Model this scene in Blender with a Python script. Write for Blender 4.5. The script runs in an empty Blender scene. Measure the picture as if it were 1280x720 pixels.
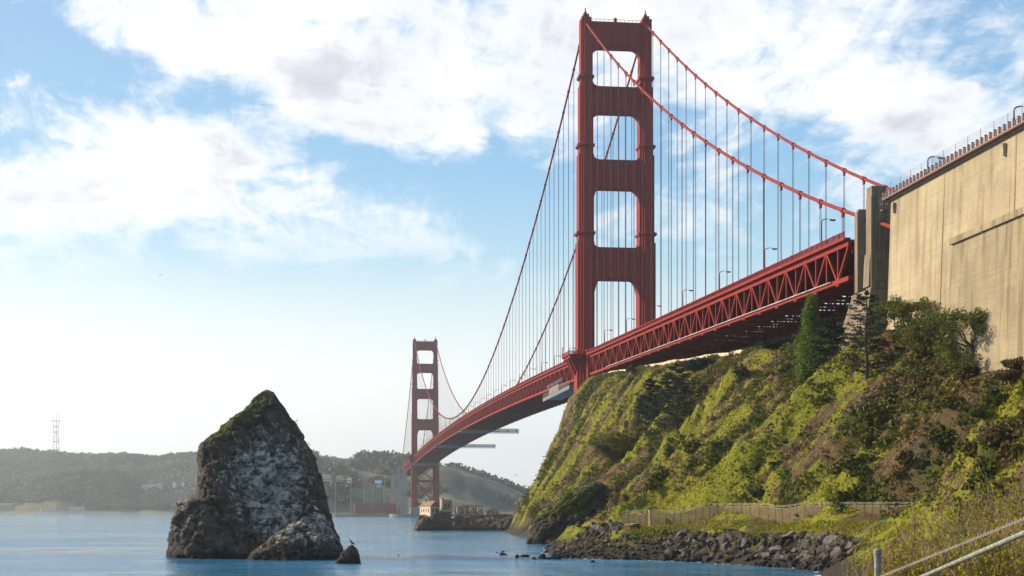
import bpy, math, random
import numpy as np
from mathutils import Vector, noise as mnoise

random.seed(7); RNG = np.random.default_rng(11)
R_ = math.radians
scene = bpy.context.scene
COL = scene.collection

# ------------------------------------------------------------------ camera
CAM = np.array([128.7, 659.74, 9.42]); YAW = -0.124; FPX = 1879.1; HZ = 636.7
FW = np.array([math.sin(YAW), -math.cos(YAW), 0.0]); RT = np.array([-math.cos(YAW), -math.sin(YAW), 0.0])
cd = bpy.data.cameras.new("camera"); cam = bpy.data.objects.new("camera", cd); COL.objects.link(cam)
cd.sensor_width = 36.0; cd.lens = 36.0 * FPX / 1280.0
cd.shift_y = (HZ - 360.0) / 1280.0
cd.clip_start = 0.5; cd.clip_end = 60000
cam.location = CAM
cam.rotation_euler = (R_(90), 0, math.atan2(-FW[0], FW[1]))
scene.camera = cam
def W(u, v, d):
    """the world point seen at photo pixel u,v from the survey position, d metres ahead"""
    return CAM + d * (FW + RT * (u - 640.0) / FPX + np.array([0, 0, (HZ - v) / FPX]))

# ------------------------------------------------------------------ light
SUN_EL, SUN_A = 26.0, 29.0           # elevation; degrees from +x towards -y
sdir = Vector((math.cos(R_(SUN_EL)) * math.cos(R_(SUN_A)), -math.cos(R_(SUN_EL)) * math.sin(R_(SUN_A)), math.sin(R_(SUN_EL))))
sl = bpy.data.lights.new("sun", 'SUN'); so = bpy.data.objects.new("sun", sl); COL.objects.link(so)
sl.energy = 5.0; sl.angle = R_(0.53); sl.color = (1.0, 0.85, 0.62)
so.rotation_euler = sdir.to_track_quat('Z', 'Y').to_euler()
scene.view_settings.view_transform = 'Standard'; scene.view_settings.look = 'None'
scene.view_settings.gamma = 1.0; scene.view_settings.use_curve_mapping = False
scene.view_settings.exposure = 0.68

world = bpy.data.worlds.new("World"); scene.world = world; world.use_nodes = True
class NT:
    """tiny node-tree helper"""
    def __init__(s, tree): s.t = tree; tree.nodes.clear()
    def n(s, kind, **kw):
        nd = s.t.nodes.new(kind)
        for k, v in kw.items():
            if k.startswith('i_'): nd.inputs[k[2:].replace('_', ' ')].default_value = v
            else: setattr(nd, k, v)
        return nd
    def l(s, a, b): s.t.links.new(a, b)
    def val(s, x, sock):
        if isinstance(x, (int, float)): sock.default_value = x
        elif isinstance(x, tuple): sock.default_value = x
        else: s.l(x, sock)
    def math(s, op, a, b=None, c=None, clamp=False):
        nd = s.t.nodes.new('ShaderNodeMath'); nd.operation = op; nd.use_clamp = clamp
        s.val(a, nd.inputs[0])
        if b is not None: s.val(b, nd.inputs[1])
        if c is not None: s.val(c, nd.inputs[2])
        return nd.outputs[0]
    def vmath(s, op, a, b=None, scale=None):
        nd = s.t.nodes.new('ShaderNodeVectorMath'); nd.operation = op
        s.val(a, nd.inputs[0])
        if b is not None: s.val(b, nd.inputs[1])
        if scale is not None: s.val(scale, nd.inputs['Scale'])
        return nd.outputs['Value'] if op in ('LENGTH', 'DISTANCE', 'DOT_PRODUCT') else nd.outputs[0]
    def mix(s, f, a, b, mode='MIX'):
        nd = s.t.nodes.new('ShaderNodeMix'); nd.data_type = 'RGBA'; nd.blend_type = mode
        s.val(f, nd.inputs[0])
        for x, k in ((a, 6), (b, 7)):
            if isinstance(x, tuple) and len(x) == 3: x = (*x, 1)
            s.val(x, nd.inputs[k])
        return nd.outputs[2]
    def noise(s, vec, scale, detail=4, rough=0.55, dist=0.0, out='Fac'):
        nd = s.t.nodes.new('ShaderNodeTexNoise')
        nd.inputs['Scale'].default_value = scale; nd.inputs['Detail'].default_value = detail
        nd.inputs['Roughness'].default_value = rough; nd.inputs['Distortion'].default_value = dist
        if vec is not None: s.l(vec, nd.inputs['Vector'])
        return nd.outputs[out]
    def ramp(s, fac, stops):
        nd = s.t.nodes.new('ShaderNodeValToRGB'); el = nd.color_ramp.elements
        while len(el) < len(stops): el.new(0.5)
        for e, (p, c) in zip(el, stops):
            e.position = p; e.color = (c, c, c, 1) if isinstance(c, (int, float)) else (*c, 1)
        s.l(fac, nd.inputs[0]); return nd.outputs[0]
    def maprange(s, x, a, b, c=0.0, d=1.0, smooth=True):
        nd = s.t.nodes.new('ShaderNodeMapRange'); nd.interpolation_type = 'SMOOTHSTEP' if smooth else 'LINEAR'
        s.val(x, nd.inputs[0])
        for i, q in zip((1, 2, 3, 4), (a, b, c, d)): nd.inputs[i].default_value = q
        return nd.outputs[0]
    def mapping(s, vec, scale=(1, 1, 1), rot=(0, 0, 0), loc=(0, 0, 0)):
        nd = s.t.nodes.new('ShaderNodeMapping')
        nd.inputs['Scale'].default_value = scale; nd.inputs['Rotation'].default_value = rot; nd.inputs['Location'].default_value = loc
        s.l(vec, nd.inputs['Vector']); return nd.outputs[0]

def build_sky():
    t = NT(world.node_tree)
    sky = t.n('ShaderNodeTexSky', sky_type='NISHITA', sun_disc=False, sun_elevation=R_(SUN_EL), altitude=0.0,
              sun_rotation=math.atan2(sdir.x, sdir.y), air_density=1.0, dust_density=1.6, ozone_density=1.6)
    tc = t.n('ShaderNodeTexCoord'); d = tc.outputs['Generated']
    # a cloud layer far overhead: rays meet it at d.xy / d.z
    sep = t.n('ShaderNodeSeparateXYZ'); t.l(d, sep.inputs[0])
    zz = t.math('MAXIMUM', sep.outputs[2], 0.0)
    inv = t.math('DIVIDE', 1.0, t.math('ADD', zz, 0.22))
    comb = t.n('ShaderNodeCombineXYZ'); t.l(t.math('MULTIPLY', sep.outputs[0], inv), comb.inputs[0]); t.l(t.math('MULTIPLY', sep.outputs[1], inv), comb.inputs[1])
    p = comb.outputs[0]
    warp = t.noise(p, 2.6, 5, 0.55, out='Color')
    streak = t.noise(t.mapping(p, (3.2, 0.8, 1), rot=(0, 0, R_(-30)), loc=(2, 9, 0)), 4.5, 9, 0.62, dist=0.6)
    pw = t.vmath('ADD', p, t.vmath('SCALE', t.vmath('SUBTRACT', warp, (0.5, 0.5, 0.5)), scale=0.42))
    n1 = t.noise(t.mapping(pw, (1, 1, 1), loc=(3.1, 1.7, 0)), 2.7, 9, 0.56)
    n2 = t.noise(t.mapping(pw, (2.2, 1, 1), rot=(0, 0, R_(35)), loc=(0.3, 5.2, 0)), 7.0, 8, 0.62)
    # where the big masses of cloud hang, as directions
    dw = t.vmath('ADD', d, t.vmath('SCALE', t.vmath('SUBTRACT', warp, (0.5, 0.5, 0.5)), scale=0.10))
    tot = None
    for (u, v, r, w) in CLOUDS:
        q = FW + RT * (u - 640) / FPX + np.array([0, 0, (HZ - v) / FPX]); q = q / np.linalg.norm(q)
        dist = t.vmath('DISTANCE', t.vmath('MULTIPLY', dw, (1, 1, 1.25)), (float(q[0]), float(q[1]), float(q[2] * 1.25)))
        g = t.math('MULTIPLY', t.maprange(dist, 0.0, r / FPX, 1.0, 0.0), w * (0.72 if w > 0 else 1.0))
        tot = g if tot is None else t.math('ADD', tot, g)
    dens = t.math('ADD', tot, t.math('ADD', t.math('ADD', t.math('MULTIPLY', t.math('SUBTRACT', streak, 0.5), 1.0), t.math('MULTIPLY', t.math('SUBTRACT', n1, 0.5), 2.5)), t.math('MULTIPLY', t.math('SUBTRACT', n2, 0.5), 1.6)))
    low = t.maprange(zz, 0.12, 0.20)                              # the layer ends above a clear band
    cover = t.math('MULTIPLY', t.maprange(dens, -0.05, 0.78), low, clamp=True)
    thick = t.maprange(dens, 0.4, 1.1)
    shade = t.noise(t.mapping(pw, loc=(7, 2, 0)), 3.4, 6, 0.55)
    ccol = t.mix(t.math('MULTIPLY', thick, t.maprange(shade, 0.40, 0.62)), (8.7, 8.75, 8.8), (5.3, 5.4, 6.1))
    band = t.ramp(t.math('MULTIPLY', zz, 2.0), [(0.0, (1.020, 1.015, 0.980)), (0.17, (0.960, 0.985, 0.960)), (0.25, (0.700, 0.820, 0.840)), (0.33, (0.390, 0.640, 0.790)), (0.44, (0.240, 0.490, 0.740)), (0.62, (0.200, 0.400, 0.660))])
    band = t.vmath('SCALE', band, scale=10.0)
    clear = t.mix(0.82, sky.outputs[0], band)
    # warmer brightness low down on the sun's side
    sunside = t.vmath('DOT_PRODUCT', d, (float(sdir.x), float(sdir.y), 0.0))
    clear = t.mix(t.math('MULTIPLY', t.maprange(sunside, 0.15, 0.8), t.maprange(zz, 0.03, 0.2, 0.8, 0.0)), clear, (10.2, 10.1, 9.7))
    col = t.mix(cover, clear, ccol)
    bg = t.n('ShaderNodeBackground', i_Strength=0.081); t.l(col, bg.inputs[0])
    out = t.n('ShaderNodeOutputWorld'); t.l(bg.outputs[0], out.inputs[0])
CLOUDS = [  # direction (survey pixel), radius, weight
    (150, -10, 190, .85), (330, 60, 170, .9), (470, 120, 150, .85), (640, 120, 190, .95), (690, 190, 100, .5), (560, 10, 200, .55), (420, -40, 200, .6),
    (60, 135, 100, .7), (30, 255, 150, .85), (150, 200, 120, .7), (230, 255, 150, .8), (330, 240, 130, .65), (430, 285, 130, .5), (300, 300, 110, .35),
    (900, 30, 260, .75), (1090, 30, 220, .7), (1130, 190, 180, .7), (1260, 60, 160, .5), (760, 40, 150, .5), (900, 190, 120, .3),
    (60, 75, 90, -.45), (150, 120, 80, -.35), (290, 150, 90, -.5), (230, 130, 60, .25), (370, 330, 120, .45), (520, 270, 110, .4), (120, 300, 120, .4), (430, 200, 80, -.45), (610, 235, 100, -.5), (480, 40, 70, -.2), (990, 170, 90, -.45), (1215, 110, 80, -.35), (380, 190, 70, -.3)]
build_sky()

# ------------------------------------------------------------------ helpers
WL = {}
def props(o, label=None, cat=None, group=None, kind=None):
    if label: o["label"] = label
    if cat: o["category"] = cat
    if group: o["group"] = group
    if kind: o["kind"] = kind
    return o
def empty(name, loc, parent=None, rz=0.0):
    o = bpy.data.objects.new(name, None); COL.objects.link(o)
    loc = np.array(loc, float)
    if parent is not None:
        o.parent = parent; o.location = loc - WL[parent.name]
    else: o.location = loc
    o.rotation_euler = (0, 0, rz); o.empty_display_size = 0.5
    WL[o.name] = loc
    return o
def mesh_data(name, verts, faces, mat, smooth=False):
    me = bpy.data.meshes.new(name)
    verts = np.asarray(verts, np.float32).reshape(-1, 3)
    if isinstance(faces, np.ndarray):
        k = faces.shape[1]; nf = len(faces)
        me.vertices.add(len(verts)); me.vertices.foreach_set('co', verts.ravel())
        me.loops.add(nf * k); me.loops.foreach_set('vertex_index', faces.astype(np.int32).ravel())
        me.polygons.add(nf); me.polygons.foreach_set('loop_start', np.arange(0, nf * k, k, dtype=np.int32))
        me.update(calc_edges=True)
    else:
        me.from_pydata([tuple(map(float, v)) for v in verts], [], faces); me.update()
    if smooth: me.polygons.foreach_set('use_smooth', np.ones(len(me.polygons), bool))
    me.materials.append(mat); return me
def mobj(name, verts, faces, mat, parent=None, loc=None, smooth=False):
    """verts in world coordinates when loc is None (origin = the parent's base), else local to loc"""
    verts = np.asarray(verts, float).reshape(-1, 3)
    if loc is None:
        base = WL[parent.name] if parent is not None else np.zeros(3)
        me = mesh_data(name, verts - base, faces, mat, smooth)
        o = bpy.data.objects.new(name, me); COL.objects.link(o)
        WL[o.name] = np.array(base, float)
        if parent is not None: o.parent = parent
    else:
        me = mesh_data(name, verts, faces, mat, smooth)
        o = bpy.data.objects.new(name, me); COL.objects.link(o)
        loc = np.array(loc, float); WL[o.name] = loc
        if parent is not None: o.parent = parent; o.location = loc - WL[parent.name]
        else: o.location = loc
    return o
def center_origin(o):
    """put a one-mesh thing's origin at its base"""
    me = o.data; n = len(me.vertices); co = np.empty(n * 3, np.float32); me.vertices.foreach_get('co', co); co = co.reshape(-1, 3)
    b = np.array([(co[:, 0].min() + co[:, 0].max()) / 2, (co[:, 1].min() + co[:, 1].max()) / 2, co[:, 2].min()])
    co -= b.astype(np.float32); me.vertices.foreach_set('co', co.ravel()); o.location = Vector(b) + o.location; me.update(); return o

class MB:
    def __init__(s): s.v = []; s.f = []
    def add(s, verts, faces):
        o = len(s.v); s.v += [tuple(map(float, p)) for p in verts]; s.f += [tuple(i + o for i in f) for f in faces]; return s
    def box(s, a, b):
        (x0, y0, z0), (x1, y1, z1) = a, b
        return s.add([(x0, y0, z0), (x1, y0, z0), (x1, y1, z0), (x0, y1, z0), (x0, y0, z1), (x1, y0, z1), (x1, y1, z1), (x0, y1, z1)],
                     [(0, 3, 2, 1), (4, 5, 6, 7), (0, 1, 5, 4), (1, 2, 6, 5), (2, 3, 7, 6), (3, 0, 4, 7)])
    def bar(s, p, q, w, h, up=(0, 0, 1)):
        p = np.array(p, float); q = np.array(q, float); t = q - p; L = np.linalg.norm(t)
        if L < 1e-6: return s
        t /= L; up = np.array(up, float)
        sd = np.cross(t, up)
        if np.linalg.norm(sd) < 1e-3: sd = np.cross(t, np.array([0, 1.0, 0]))
        sd /= np.linalg.norm(sd); u = np.cross(sd, t)
        c = [(-1, -1), (1, -1), (1, 1), (-1, 1)]
        V = [p + sd * w / 2 * a + u * h / 2 * b for a, b in c] + [q + sd * w / 2 * a + u * h / 2 * b for a, b in c]
        return s.add(V, [(0, 1, 2, 3), (7, 6, 5, 4), (0, 4, 5, 1), (1, 5, 6, 2), (2, 6, 7, 3), (3, 7, 4, 0)])
    def tube(s, pts, r, n=8, cap=True):
        pts = [np.array(p, float) for p in pts]; rs = r if hasattr(r, '__len__') else [r] * len(pts)
        V = []; Fc = []; ref = None
        for i, p in enumerate(pts):
            t = (pts[min(i + 1, len(pts) - 1)] - pts[max(i - 1, 0)]); t = t / (np.linalg.norm(t) + 1e-9)
            if ref is None: ref = np.array([1.0, 0, 0]) if abs(t[0]) < .8 else np.array([0, 1.0, 0])
            a = np.cross(t, ref); a /= np.linalg.norm(a) + 1e-9; b = np.cross(t, a); ref = -np.cross(t, a) if False else ref
            for k in range(n):
                th = 2 * math.pi * k / n; V.append(p + rs[i] * (a * math.cos(th) + b * math.sin(th)))
        for i in range(len(pts) - 1):
            for k in range(n):
                Fc.append((i * n + k, i * n + (k + 1) % n, (i + 1) * n + (k + 1) % n, (i + 1) * n + k))
        if cap: Fc.append(tuple(range(n))[::-1]); Fc.append(tuple((len(pts) - 1) * n + k for k in range(n)))
        return s.add(V, Fc)
    def prism_z(s, poly, z0, z1, poly1=None):
        n = len(poly); poly1 = poly1 or poly
        V = [(x, y, z0) for x, y in poly] + [(x, y, z1) for x, y in poly1]
        return s.add(V, [tuple(range(n))[::-1], tuple(range(n, 2 * n))] + [(k, (k + 1) % n, n + (k + 1) % n, n + k) for k in range(n)])
    def prism_y(s, poly, y0, y1):
        n = len(poly)
        V = [(x, y0, z) for x, z in poly] + [(x, y1, z) for x, z in poly]
        return s.add(V, [tuple(range(n)), tuple(range(n, 2 * n))[::-1]] + [((k + 1) % n, k, n + k, n + (k + 1) % n) for k in range(n)])
    def prism_x(s, poly, x0, x1):
        n = len(poly)
        V = [(x0, y, z) for y, z in poly] + [(x1, y, z) for y, z in poly]
        return s.add(V, [tuple(range(n))[::-1], tuple(range(n, 2 * n))] + [(k, (k + 1) % n, n + (k + 1) % n, n + k) for k in range(n)])
    def build(s, name, mat, parent=None, loc=None, smooth=False):
        return mobj(name, np.array(s.v), s.f, mat, parent, loc, smooth)

# numpy gradient-free value noise
def _hash(ix, iy, iz):
    h = (ix.astype(np.uint32) * np.uint32(374761393) + iy.astype(np.uint32) * np.uint32(668265263) + iz.astype(np.uint32) * np.uint32(2147483647 - 1274126177 % 97))
    h = (h ^ (h >> np.uint32(13))) * np.uint32(1274126177); h = h ^ (h >> np.uint32(16))
    return (h & np.uint32(0xFFFFFF)).astype(np.float64) / 0xFFFFFF
def vnoise(P):
    P = np.asarray(P, float); i = np.floor(P).astype(np.int64); f = P - i; f = f * f * f * (f * (f * 6 - 15) + 10)
    r = 0
    for dx in (0, 1):
        for dy in (0, 1):
            for dz in (0, 1):
                w = (f[..., 0] if dx else 1 - f[..., 0]) * (f[..., 1] if dy else 1 - f[..., 1]) * (f[..., 2] if dz else 1 - f[..., 2])
                r = r + w * _hash(i[..., 0] + dx, i[..., 1] + dy, i[..., 2] + dz)
    return r * 2 - 1
def fbm(P, octv=5, gain=0.5, lac=2.03):
    P = np.asarray(P, float); a = 1; r = 0; n = 0
    for k in range(octv):
        r = r + a * vnoise(P + 17.3 * k); n += a; a *= gain; P = P * lac
    return r / n
def ridged(P, octv=5, gain=0.5):
    P = np.asarray(P, float); a = 1; r = 0; n = 0
    for k in range(octv):
        r = r + a * (1 - 2 * np.abs(vnoise(P + 31.7 * k))); n += a; a *= gain; P = P * 2.07
    return r / n
def worley(P, seed=0.0):
    """blocky facets: every cell is a randomly tilted plane"""
    P = np.asarray(P, float) + seed; i = np.floor(P).astype(np.int64); best = np.full(P.shape[:-1], 1e9); sec = best.copy(); val = np.zeros(P.shape[:-1])
    for dx in (-1, 0, 1):
        for dy in (-1, 0, 1):
            for dz in (-1, 0, 1):
                c = i + np.array([dx, dy, dz]); h = [_hash(c[..., 0] + 101 * k, c[..., 1] + 57 * k, c[..., 2] + 13 * k) for k in range(1, 8)]
                q = c + np.stack(h[:3], -1); d = P - q; D = np.sqrt((d * d).sum(-1))
                v = (h[3] * 2 - 1) * .55 + d[..., 0] * (h[4] * 2 - 1) * 1.1 + d[..., 1] * (h[5] * 2 - 1) * 1.1 + d[..., 2] * (h[6] * 2 - 1) * 1.1
                n = D < best; sec = np.where(n, best, np.minimum(sec, D)); val = np.where(n, v, val); best = np.where(n, D, best)
    return val, sec - best
def sstep(x, a, b):
    t = np.clip((x - a) / (b - a), 0, 1); return t * t * (3 - 2 * t)

# ------------------------------------------------------------------ materials
def mat_new(name):
    m = bpy.data.materials.new(name); m.use_nodes = True; t = NT(m.node_tree)
    out = t.n('ShaderNodeOutputMaterial'); bs = t.n('ShaderNodeBsdfPrincipled'); t.l(bs.outputs[0], out.inputs[0])
    return m, t, bs, out
def pos(t): return t.n('ShaderNodeNewGeometry').outputs['Position']
def simple(name, col, rough=0.6, var=0.25, scale=1.0, metal=0.0, spec=0.4, bump=0.0):
    m, t, bs, out = mat_new(name)
    p = t.n('ShaderNodeTexCoord').outputs['Object']
    n = t.noise(p, scale, 6, 0.6)
    c = t.mix(t.maprange(n, 0.3, 0.7), tuple(x * (1 - var) for x in col), tuple(min(1, x * (1 + var)) for x in col))
    t.l(c, bs.inputs['Base Color']); bs.inputs['Roughness'].default_value = rough; bs.inputs['Metallic'].default_value = metal
    bs.inputs['Specular IOR Level'].default_value = spec
    if bump:
        b = t.n('ShaderNodeBump', i_Strength=bump, i_Distance=0.1); t.l(n, b.inputs['Height']); t.l(b.outputs[0], bs.inputs['Normal'])
    return m
def red_paint():
    m, t, bs, out = mat_new("bridge_paint")
    p = pos(t)
    streak = t.noise(t.mapping(p, (0.9, 0.9, 0.05)), 1.0, 6, 0.62)
    blot = t.noise(p, 0.16, 6, 0.6)
    c = t.mix(t.maprange(streak, 0.35, 0.75), (0.26, 0.032, 0.027), (0.185, 0.025, 0.022))
    c = t.mix(t.math('MULTIPLY', t.maprange(blot, 0.5, 0.75), 0.45), c, (0.22, 0.04, 0.032))
    # plate seams on the big faces
    sp = t.n('ShaderNodeSeparateXYZ'); t.l(p, sp.inputs[0])
    seam = t.math('LESS_THAN', t.math('FRACT', t.math('MULTIPLY', sp.outputs[2], 0.29)), 0.05)
    c = t.mix(t.math('MULTIPLY', seam, 0.3), c, (0.22, 0.035, 0.028))
    t.l(c, bs.inputs['Base Color']); bs.inputs['Roughness'].default_value = 0.7; bs.inputs['Specular IOR Level'].default_value = 0.06
    return m
def concrete(name, base, dark, joint_z=0.0):
    m, t, bs, out = mat_new(name)
    p = pos(t)
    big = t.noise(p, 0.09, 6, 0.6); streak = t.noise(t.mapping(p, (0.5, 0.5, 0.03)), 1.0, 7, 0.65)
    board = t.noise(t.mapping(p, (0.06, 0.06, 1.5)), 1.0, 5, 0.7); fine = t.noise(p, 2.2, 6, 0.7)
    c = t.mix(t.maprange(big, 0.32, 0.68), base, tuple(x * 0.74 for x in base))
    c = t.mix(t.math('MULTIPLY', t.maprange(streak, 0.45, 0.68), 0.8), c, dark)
    patchn = t.noise(t.mapping(p, (0.25, 0.25, 0.16)), 1.0, 3, 0.5); c = t.mix(t.math('MULTIPLY', t.maprange(patchn, .55, .62), .22), c, tuple(x * 1.2 for x in base))
    rust = t.noise(t.mapping(p, (0.22, 0.22, 0.012), loc=(3, 8, 1)), 1.0, 6, 0.7); c = t.mix(t.math('MULTIPLY', t.maprange(rust, .6, .7), .6), c, tuple(x * y for x, y in zip(base, (.6, .42, .3))))
    c = t.mix(t.math('MULTIPLY', t.maprange(board, 0.4, 0.7), 0.4), c, tuple(x * 0.6 for x in base))
    c = t.mix(t.math('MULTIPLY', t.maprange(fine, 0.5, 0.75), 0.3), c, tuple(min(1, x * 1.25) for x in base))
    sp = t.n('ShaderNodeSeparateXYZ'); t.l(p, sp.inputs[0])
    if joint_z:
        j = t.math('LESS_THAN', t.math('FRACT', t.math('DIVIDE', sp.outputs[2], joint_z)), 0.022)
        c = t.mix(t.math('MULTIPLY', t.math('MULTIPLY', j, t.maprange(fine, .3, .7)), 0.6), c, tuple(x * 0.4 for x in base))
        j2 = t.math('LESS_THAN', t.math('FRACT', t.math('DIVIDE', t.math('ADD', sp.outputs[1], 3.0), 15.5)), 0.012)
        c = t.mix(t.math('MULTIPLY', j2, 0.3), c, tuple(x * 0.33 for x in base))
    t.l(c, bs.inputs['Base Color']); bs.inputs['Roughness'].default_value = 0.9; bs.inputs['Specular IOR Level'].default_value = 0.15
    b = t.n('ShaderNodeBump', i_Strength=0.6, i_Distance=0.15); t.l(t.math('ADD', board, t.math('MULTIPLY', fine, 0.6)), b.inputs['Height']); t.l(b.outputs[0], bs.inputs['Normal'])
    return m
def rock_mat(name, base, light=None, light_amt=0.0, moss=None, wet=True, zlo=1.2, strat=(0, 0, 0), scale=1.0, moss_thr=(0.35, 0.7)):
    m, t, bs, out = mat_new(name)
    p = pos(t); g = t.n('ShaderNodeNewGeometry')
    q = t.mapping(p, (1, 1, 1), rot=strat)
    n1 = t.noise(q, 0.22 * scale, 8, 0.65); n2 = t.noise(t.mapping(q, (0.5, 0.5, 2.2)), 0.9 * scale, 7, 0.7); n3 = t.noise(p, 4.0 * scale, 6, 0.7)
    c = t.mix(t.maprange(n1, 0.3, 0.7), tuple(x * 0.6 for x in base), tuple(x * 1.5 for x in base))
    c = t.mix(t.math('MULTIPLY', t.maprange(n2, 0.42, 0.68), 0.7), c, tuple(x * 0.35 for x in base))
    if light:
        att = t.n('ShaderNodeAttribute', attribute_name='guano')
        n4 = t.noise(t.mapping(p, (1.5, 1.5, 0.75), rot=(0.2, 0.5, 0)), 0.8 * scale, 12, 0.8)
        msk = t.math('MULTIPLY', t.maprange(t.math('ADD', n4, t.math('MULTIPLY', att.outputs['Fac'], 0.3)), 0.545, 0.645), light_amt, clamp=True)
        n6 = t.noise(t.mapping(p, (0.5, 1.0, 1.3), rot=(0.3, 0.8, 0)), 0.9 * scale, 8, 0.7); msk = t.math('MULTIPLY', msk, t.maprange(n6, .40, .56))
        c = t.mix(msk, c, light)
    c = t.mix(t.math('MULTIPLY', t.maprange(n3, 0.5, 0.72), 0.35), c, tuple(min(1, x * 2.0) for x in base))
    if moss:
        att2 = t.n('ShaderNodeAttribute', attribute_name='moss')
        n5 = t.noise(p, 0.7 * scale, 7, 0.7)
        mm = t.maprange(t.math('ADD', t.math('MULTIPLY', att2.outputs['Fac'], 0.75), t.math('MULTIPLY', n5, 0.45)), moss_thr[0], moss_thr[1])
        c = t.mix(mm, c, t.mix(t.maprange(n3, .35, .65), tuple(x * 0.5 for x in moss), moss))
    ck = t.n('ShaderNodeAttribute', attribute_name='crack')
    c = t.mix(t.math('MULTIPLY', ck.outputs['Fac'], 0.22), c, tuple(x * .16 for x in base))
    if wet:
        sp = t.n('ShaderNodeSeparateXYZ'); t.l(p, sp.inputs[0])
        wz = t.maprange(t.math('ADD', sp.outputs[2], t.math('MULTIPLY', n1, 2.0)), zlo, zlo + 1.8, 1.0, 0.0)
        c = t.mix(t.math('MULTIPLY', wz, 0.85), c, (0.012, 0.013, 0.012))
    t.l(c, bs.inputs['Base Color']); bs.inputs['Roughness'].default_value = 0.85; bs.inputs['Specular IOR Level'].default_value = 0.2
    b = t.n('ShaderNodeBump', i_Strength=1.0, i_Distance=0.9 / scale); t.l(t.math('ADD', n2, t.math('MULTIPLY', n3, 0.5)), b.inputs['Height']); t.l(b.outputs[0], bs.inputs['Normal'])
    return m
def leaf_mat(name, a, b, c3=None, trans=0.25, nscale=0.25):
    m, t, bs, out = mat_new(name)
    g = t.n('ShaderNodeNewGeometry'); n = t.noise(g.outputs['Position'], nscale, 4, 0.6)
    c = t.mix(g.outputs['Random Per Island'], a, b)
    if c3: c = t.mix(t.maprange(n, 0.45, 0.68), c, c3)
    t.l(c, bs.inputs['Base Color']); bs.inputs['Roughness'].default_value = 0.7; bs.inputs['Specular IOR Level'].default_value = 0.2
    tr = t.n('ShaderNodeBsdfTranslucent'); t.l(c, tr.inputs[0])
    mx = t.n('ShaderNodeMixShader'); mx.inputs[0].default_value = trans; t.l(bs.outputs[0], mx.inputs[1]); t.l(tr.outputs[0], mx.inputs[2]); t.l(mx.outputs[0], out.inputs[0])
    return m

M = {}
M['red'] = red_paint()
M['red_cable'] = simple('cable_paint', (0.24, 0.034, 0.026), 0.7, 0.12, 0.3, spec=0.06)
M['concrete'] = concrete('anchorage_concrete', (0.40, 0.325, 0.21), (0.20, 0.145, 0.085), 3.4)
M['concrete2'] = concrete('lower_wall_concrete', (0.32, 0.258, 0.165), (0.13, 0.095, 0.055), 2.9)
M['pipe_grey'] = simple('pale_pipe', (0.42, 0.40, 0.38), 0.7, 0.3, 0.3, spec=0.1)
M['netting'] = simple('dusty_netting', (0.19, 0.17, 0.155), 0.95, 0.35, 0.5, spec=0.05)
M['faded_red'] = simple('faded_red_paint', (0.24, 0.075, 0.055), 0.9, 0.2, 0.1, spec=0.05)
M['under'] = simple('shaded_red_paint', (0.13, 0.022, 0.017), 0.8, 0.3, 0.4, spec=0.05)  # darker bridge red for floor bracing: shade under the deck put into the colour
M['rope'] = simple('suspender_rope', (0.10, 0.05, 0.045), 0.8, 0.1, 0.3, spec=0.05)
M['rail_brown'] = simple('brown_rail_paint', (0.17, 0.085, 0.065), 0.6, 0.2, 1.0)
M['rail_post'] = simple('dull_fence_steel', (0.30, 0.265, 0.20), 0.6, 0.2, 3.0)
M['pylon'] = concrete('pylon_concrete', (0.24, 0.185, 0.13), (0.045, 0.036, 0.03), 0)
M['pier'] = concrete('pier_concrete', (0.30, 0.27, 0.23), (0.14, 0.12, 0.1), 0)
M['far_concrete'] = concrete('far_concrete', (0.40, 0.35, 0.29), (0.26, 0.22, 0.18), 0)
M['asphalt'] = simple('asphalt', (0.05, 0.05, 0.05), 0.9, 0.2, 0.5)
M['dark_steel'] = simple('dark_steel', (0.10, 0.085, 0.08), 0.6, 0.3, 1.0)
M['grey_steel'] = simple('grey_steel', (0.24, 0.235, 0.23), 0.7, 0.25, 0.8, spec=0.1)
M['galv'] = simple('galvanised_pipe', (0.23, 0.225, 0.215), 0.65, 0.3, 12.0, metal=0.15)
M['white'] = simple('white_paint', (0.72, 0.71, 0.68), 0.6, 0.12, 1.0)
M['brick'] = simple('fort_brick', (0.30, 0.115, 0.075), 0.9, 0.25, 0.12)
M['plaster'] = simple('old_plaster', (0.50, 0.40, 0.29), 0.9, 0.35, 0.7)
M['stone'] = simple('old_masonry', (0.30, 0.235, 0.17), 0.9, 0.4, 0.7)
M['roof_brown'] = simple('rusty_roof', (0.20, 0.115, 0.075), 0.9, 0.3, 0.6)
M['dark_open'] = simple('dark_opening', (0.02, 0.02, 0.022), 0.6, 0.2, 1.0)
M['bark'] = simple('bark', (0.10, 0.075, 0.055), 0.95, 0.35, 2.0)
M['twig'] = simple('twig', (0.24, 0.155, 0.10), 0.9, 0.3, 3.0)
M['wood'] = simple('grey_wood', (0.34, 0.29, 0.23), 0.9, 0.3, 2.0)
M['feather_dark'] = simple('dark_feather', (0.02, 0.02, 0.022), 0.6, 0.2, 5.0)
M['feather_white'] = simple('white_feather', (0.78, 0.77, 0.75), 0.7, 0.1, 5.0)
M['feather_grey'] = simple('grey_feather', (0.35, 0.36, 0.38), 0.7, 0.1, 5.0)
M['beak'] = simple('beak', (0.55, 0.35, 0.08), 0.6, 0.1, 5.0)

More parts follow.
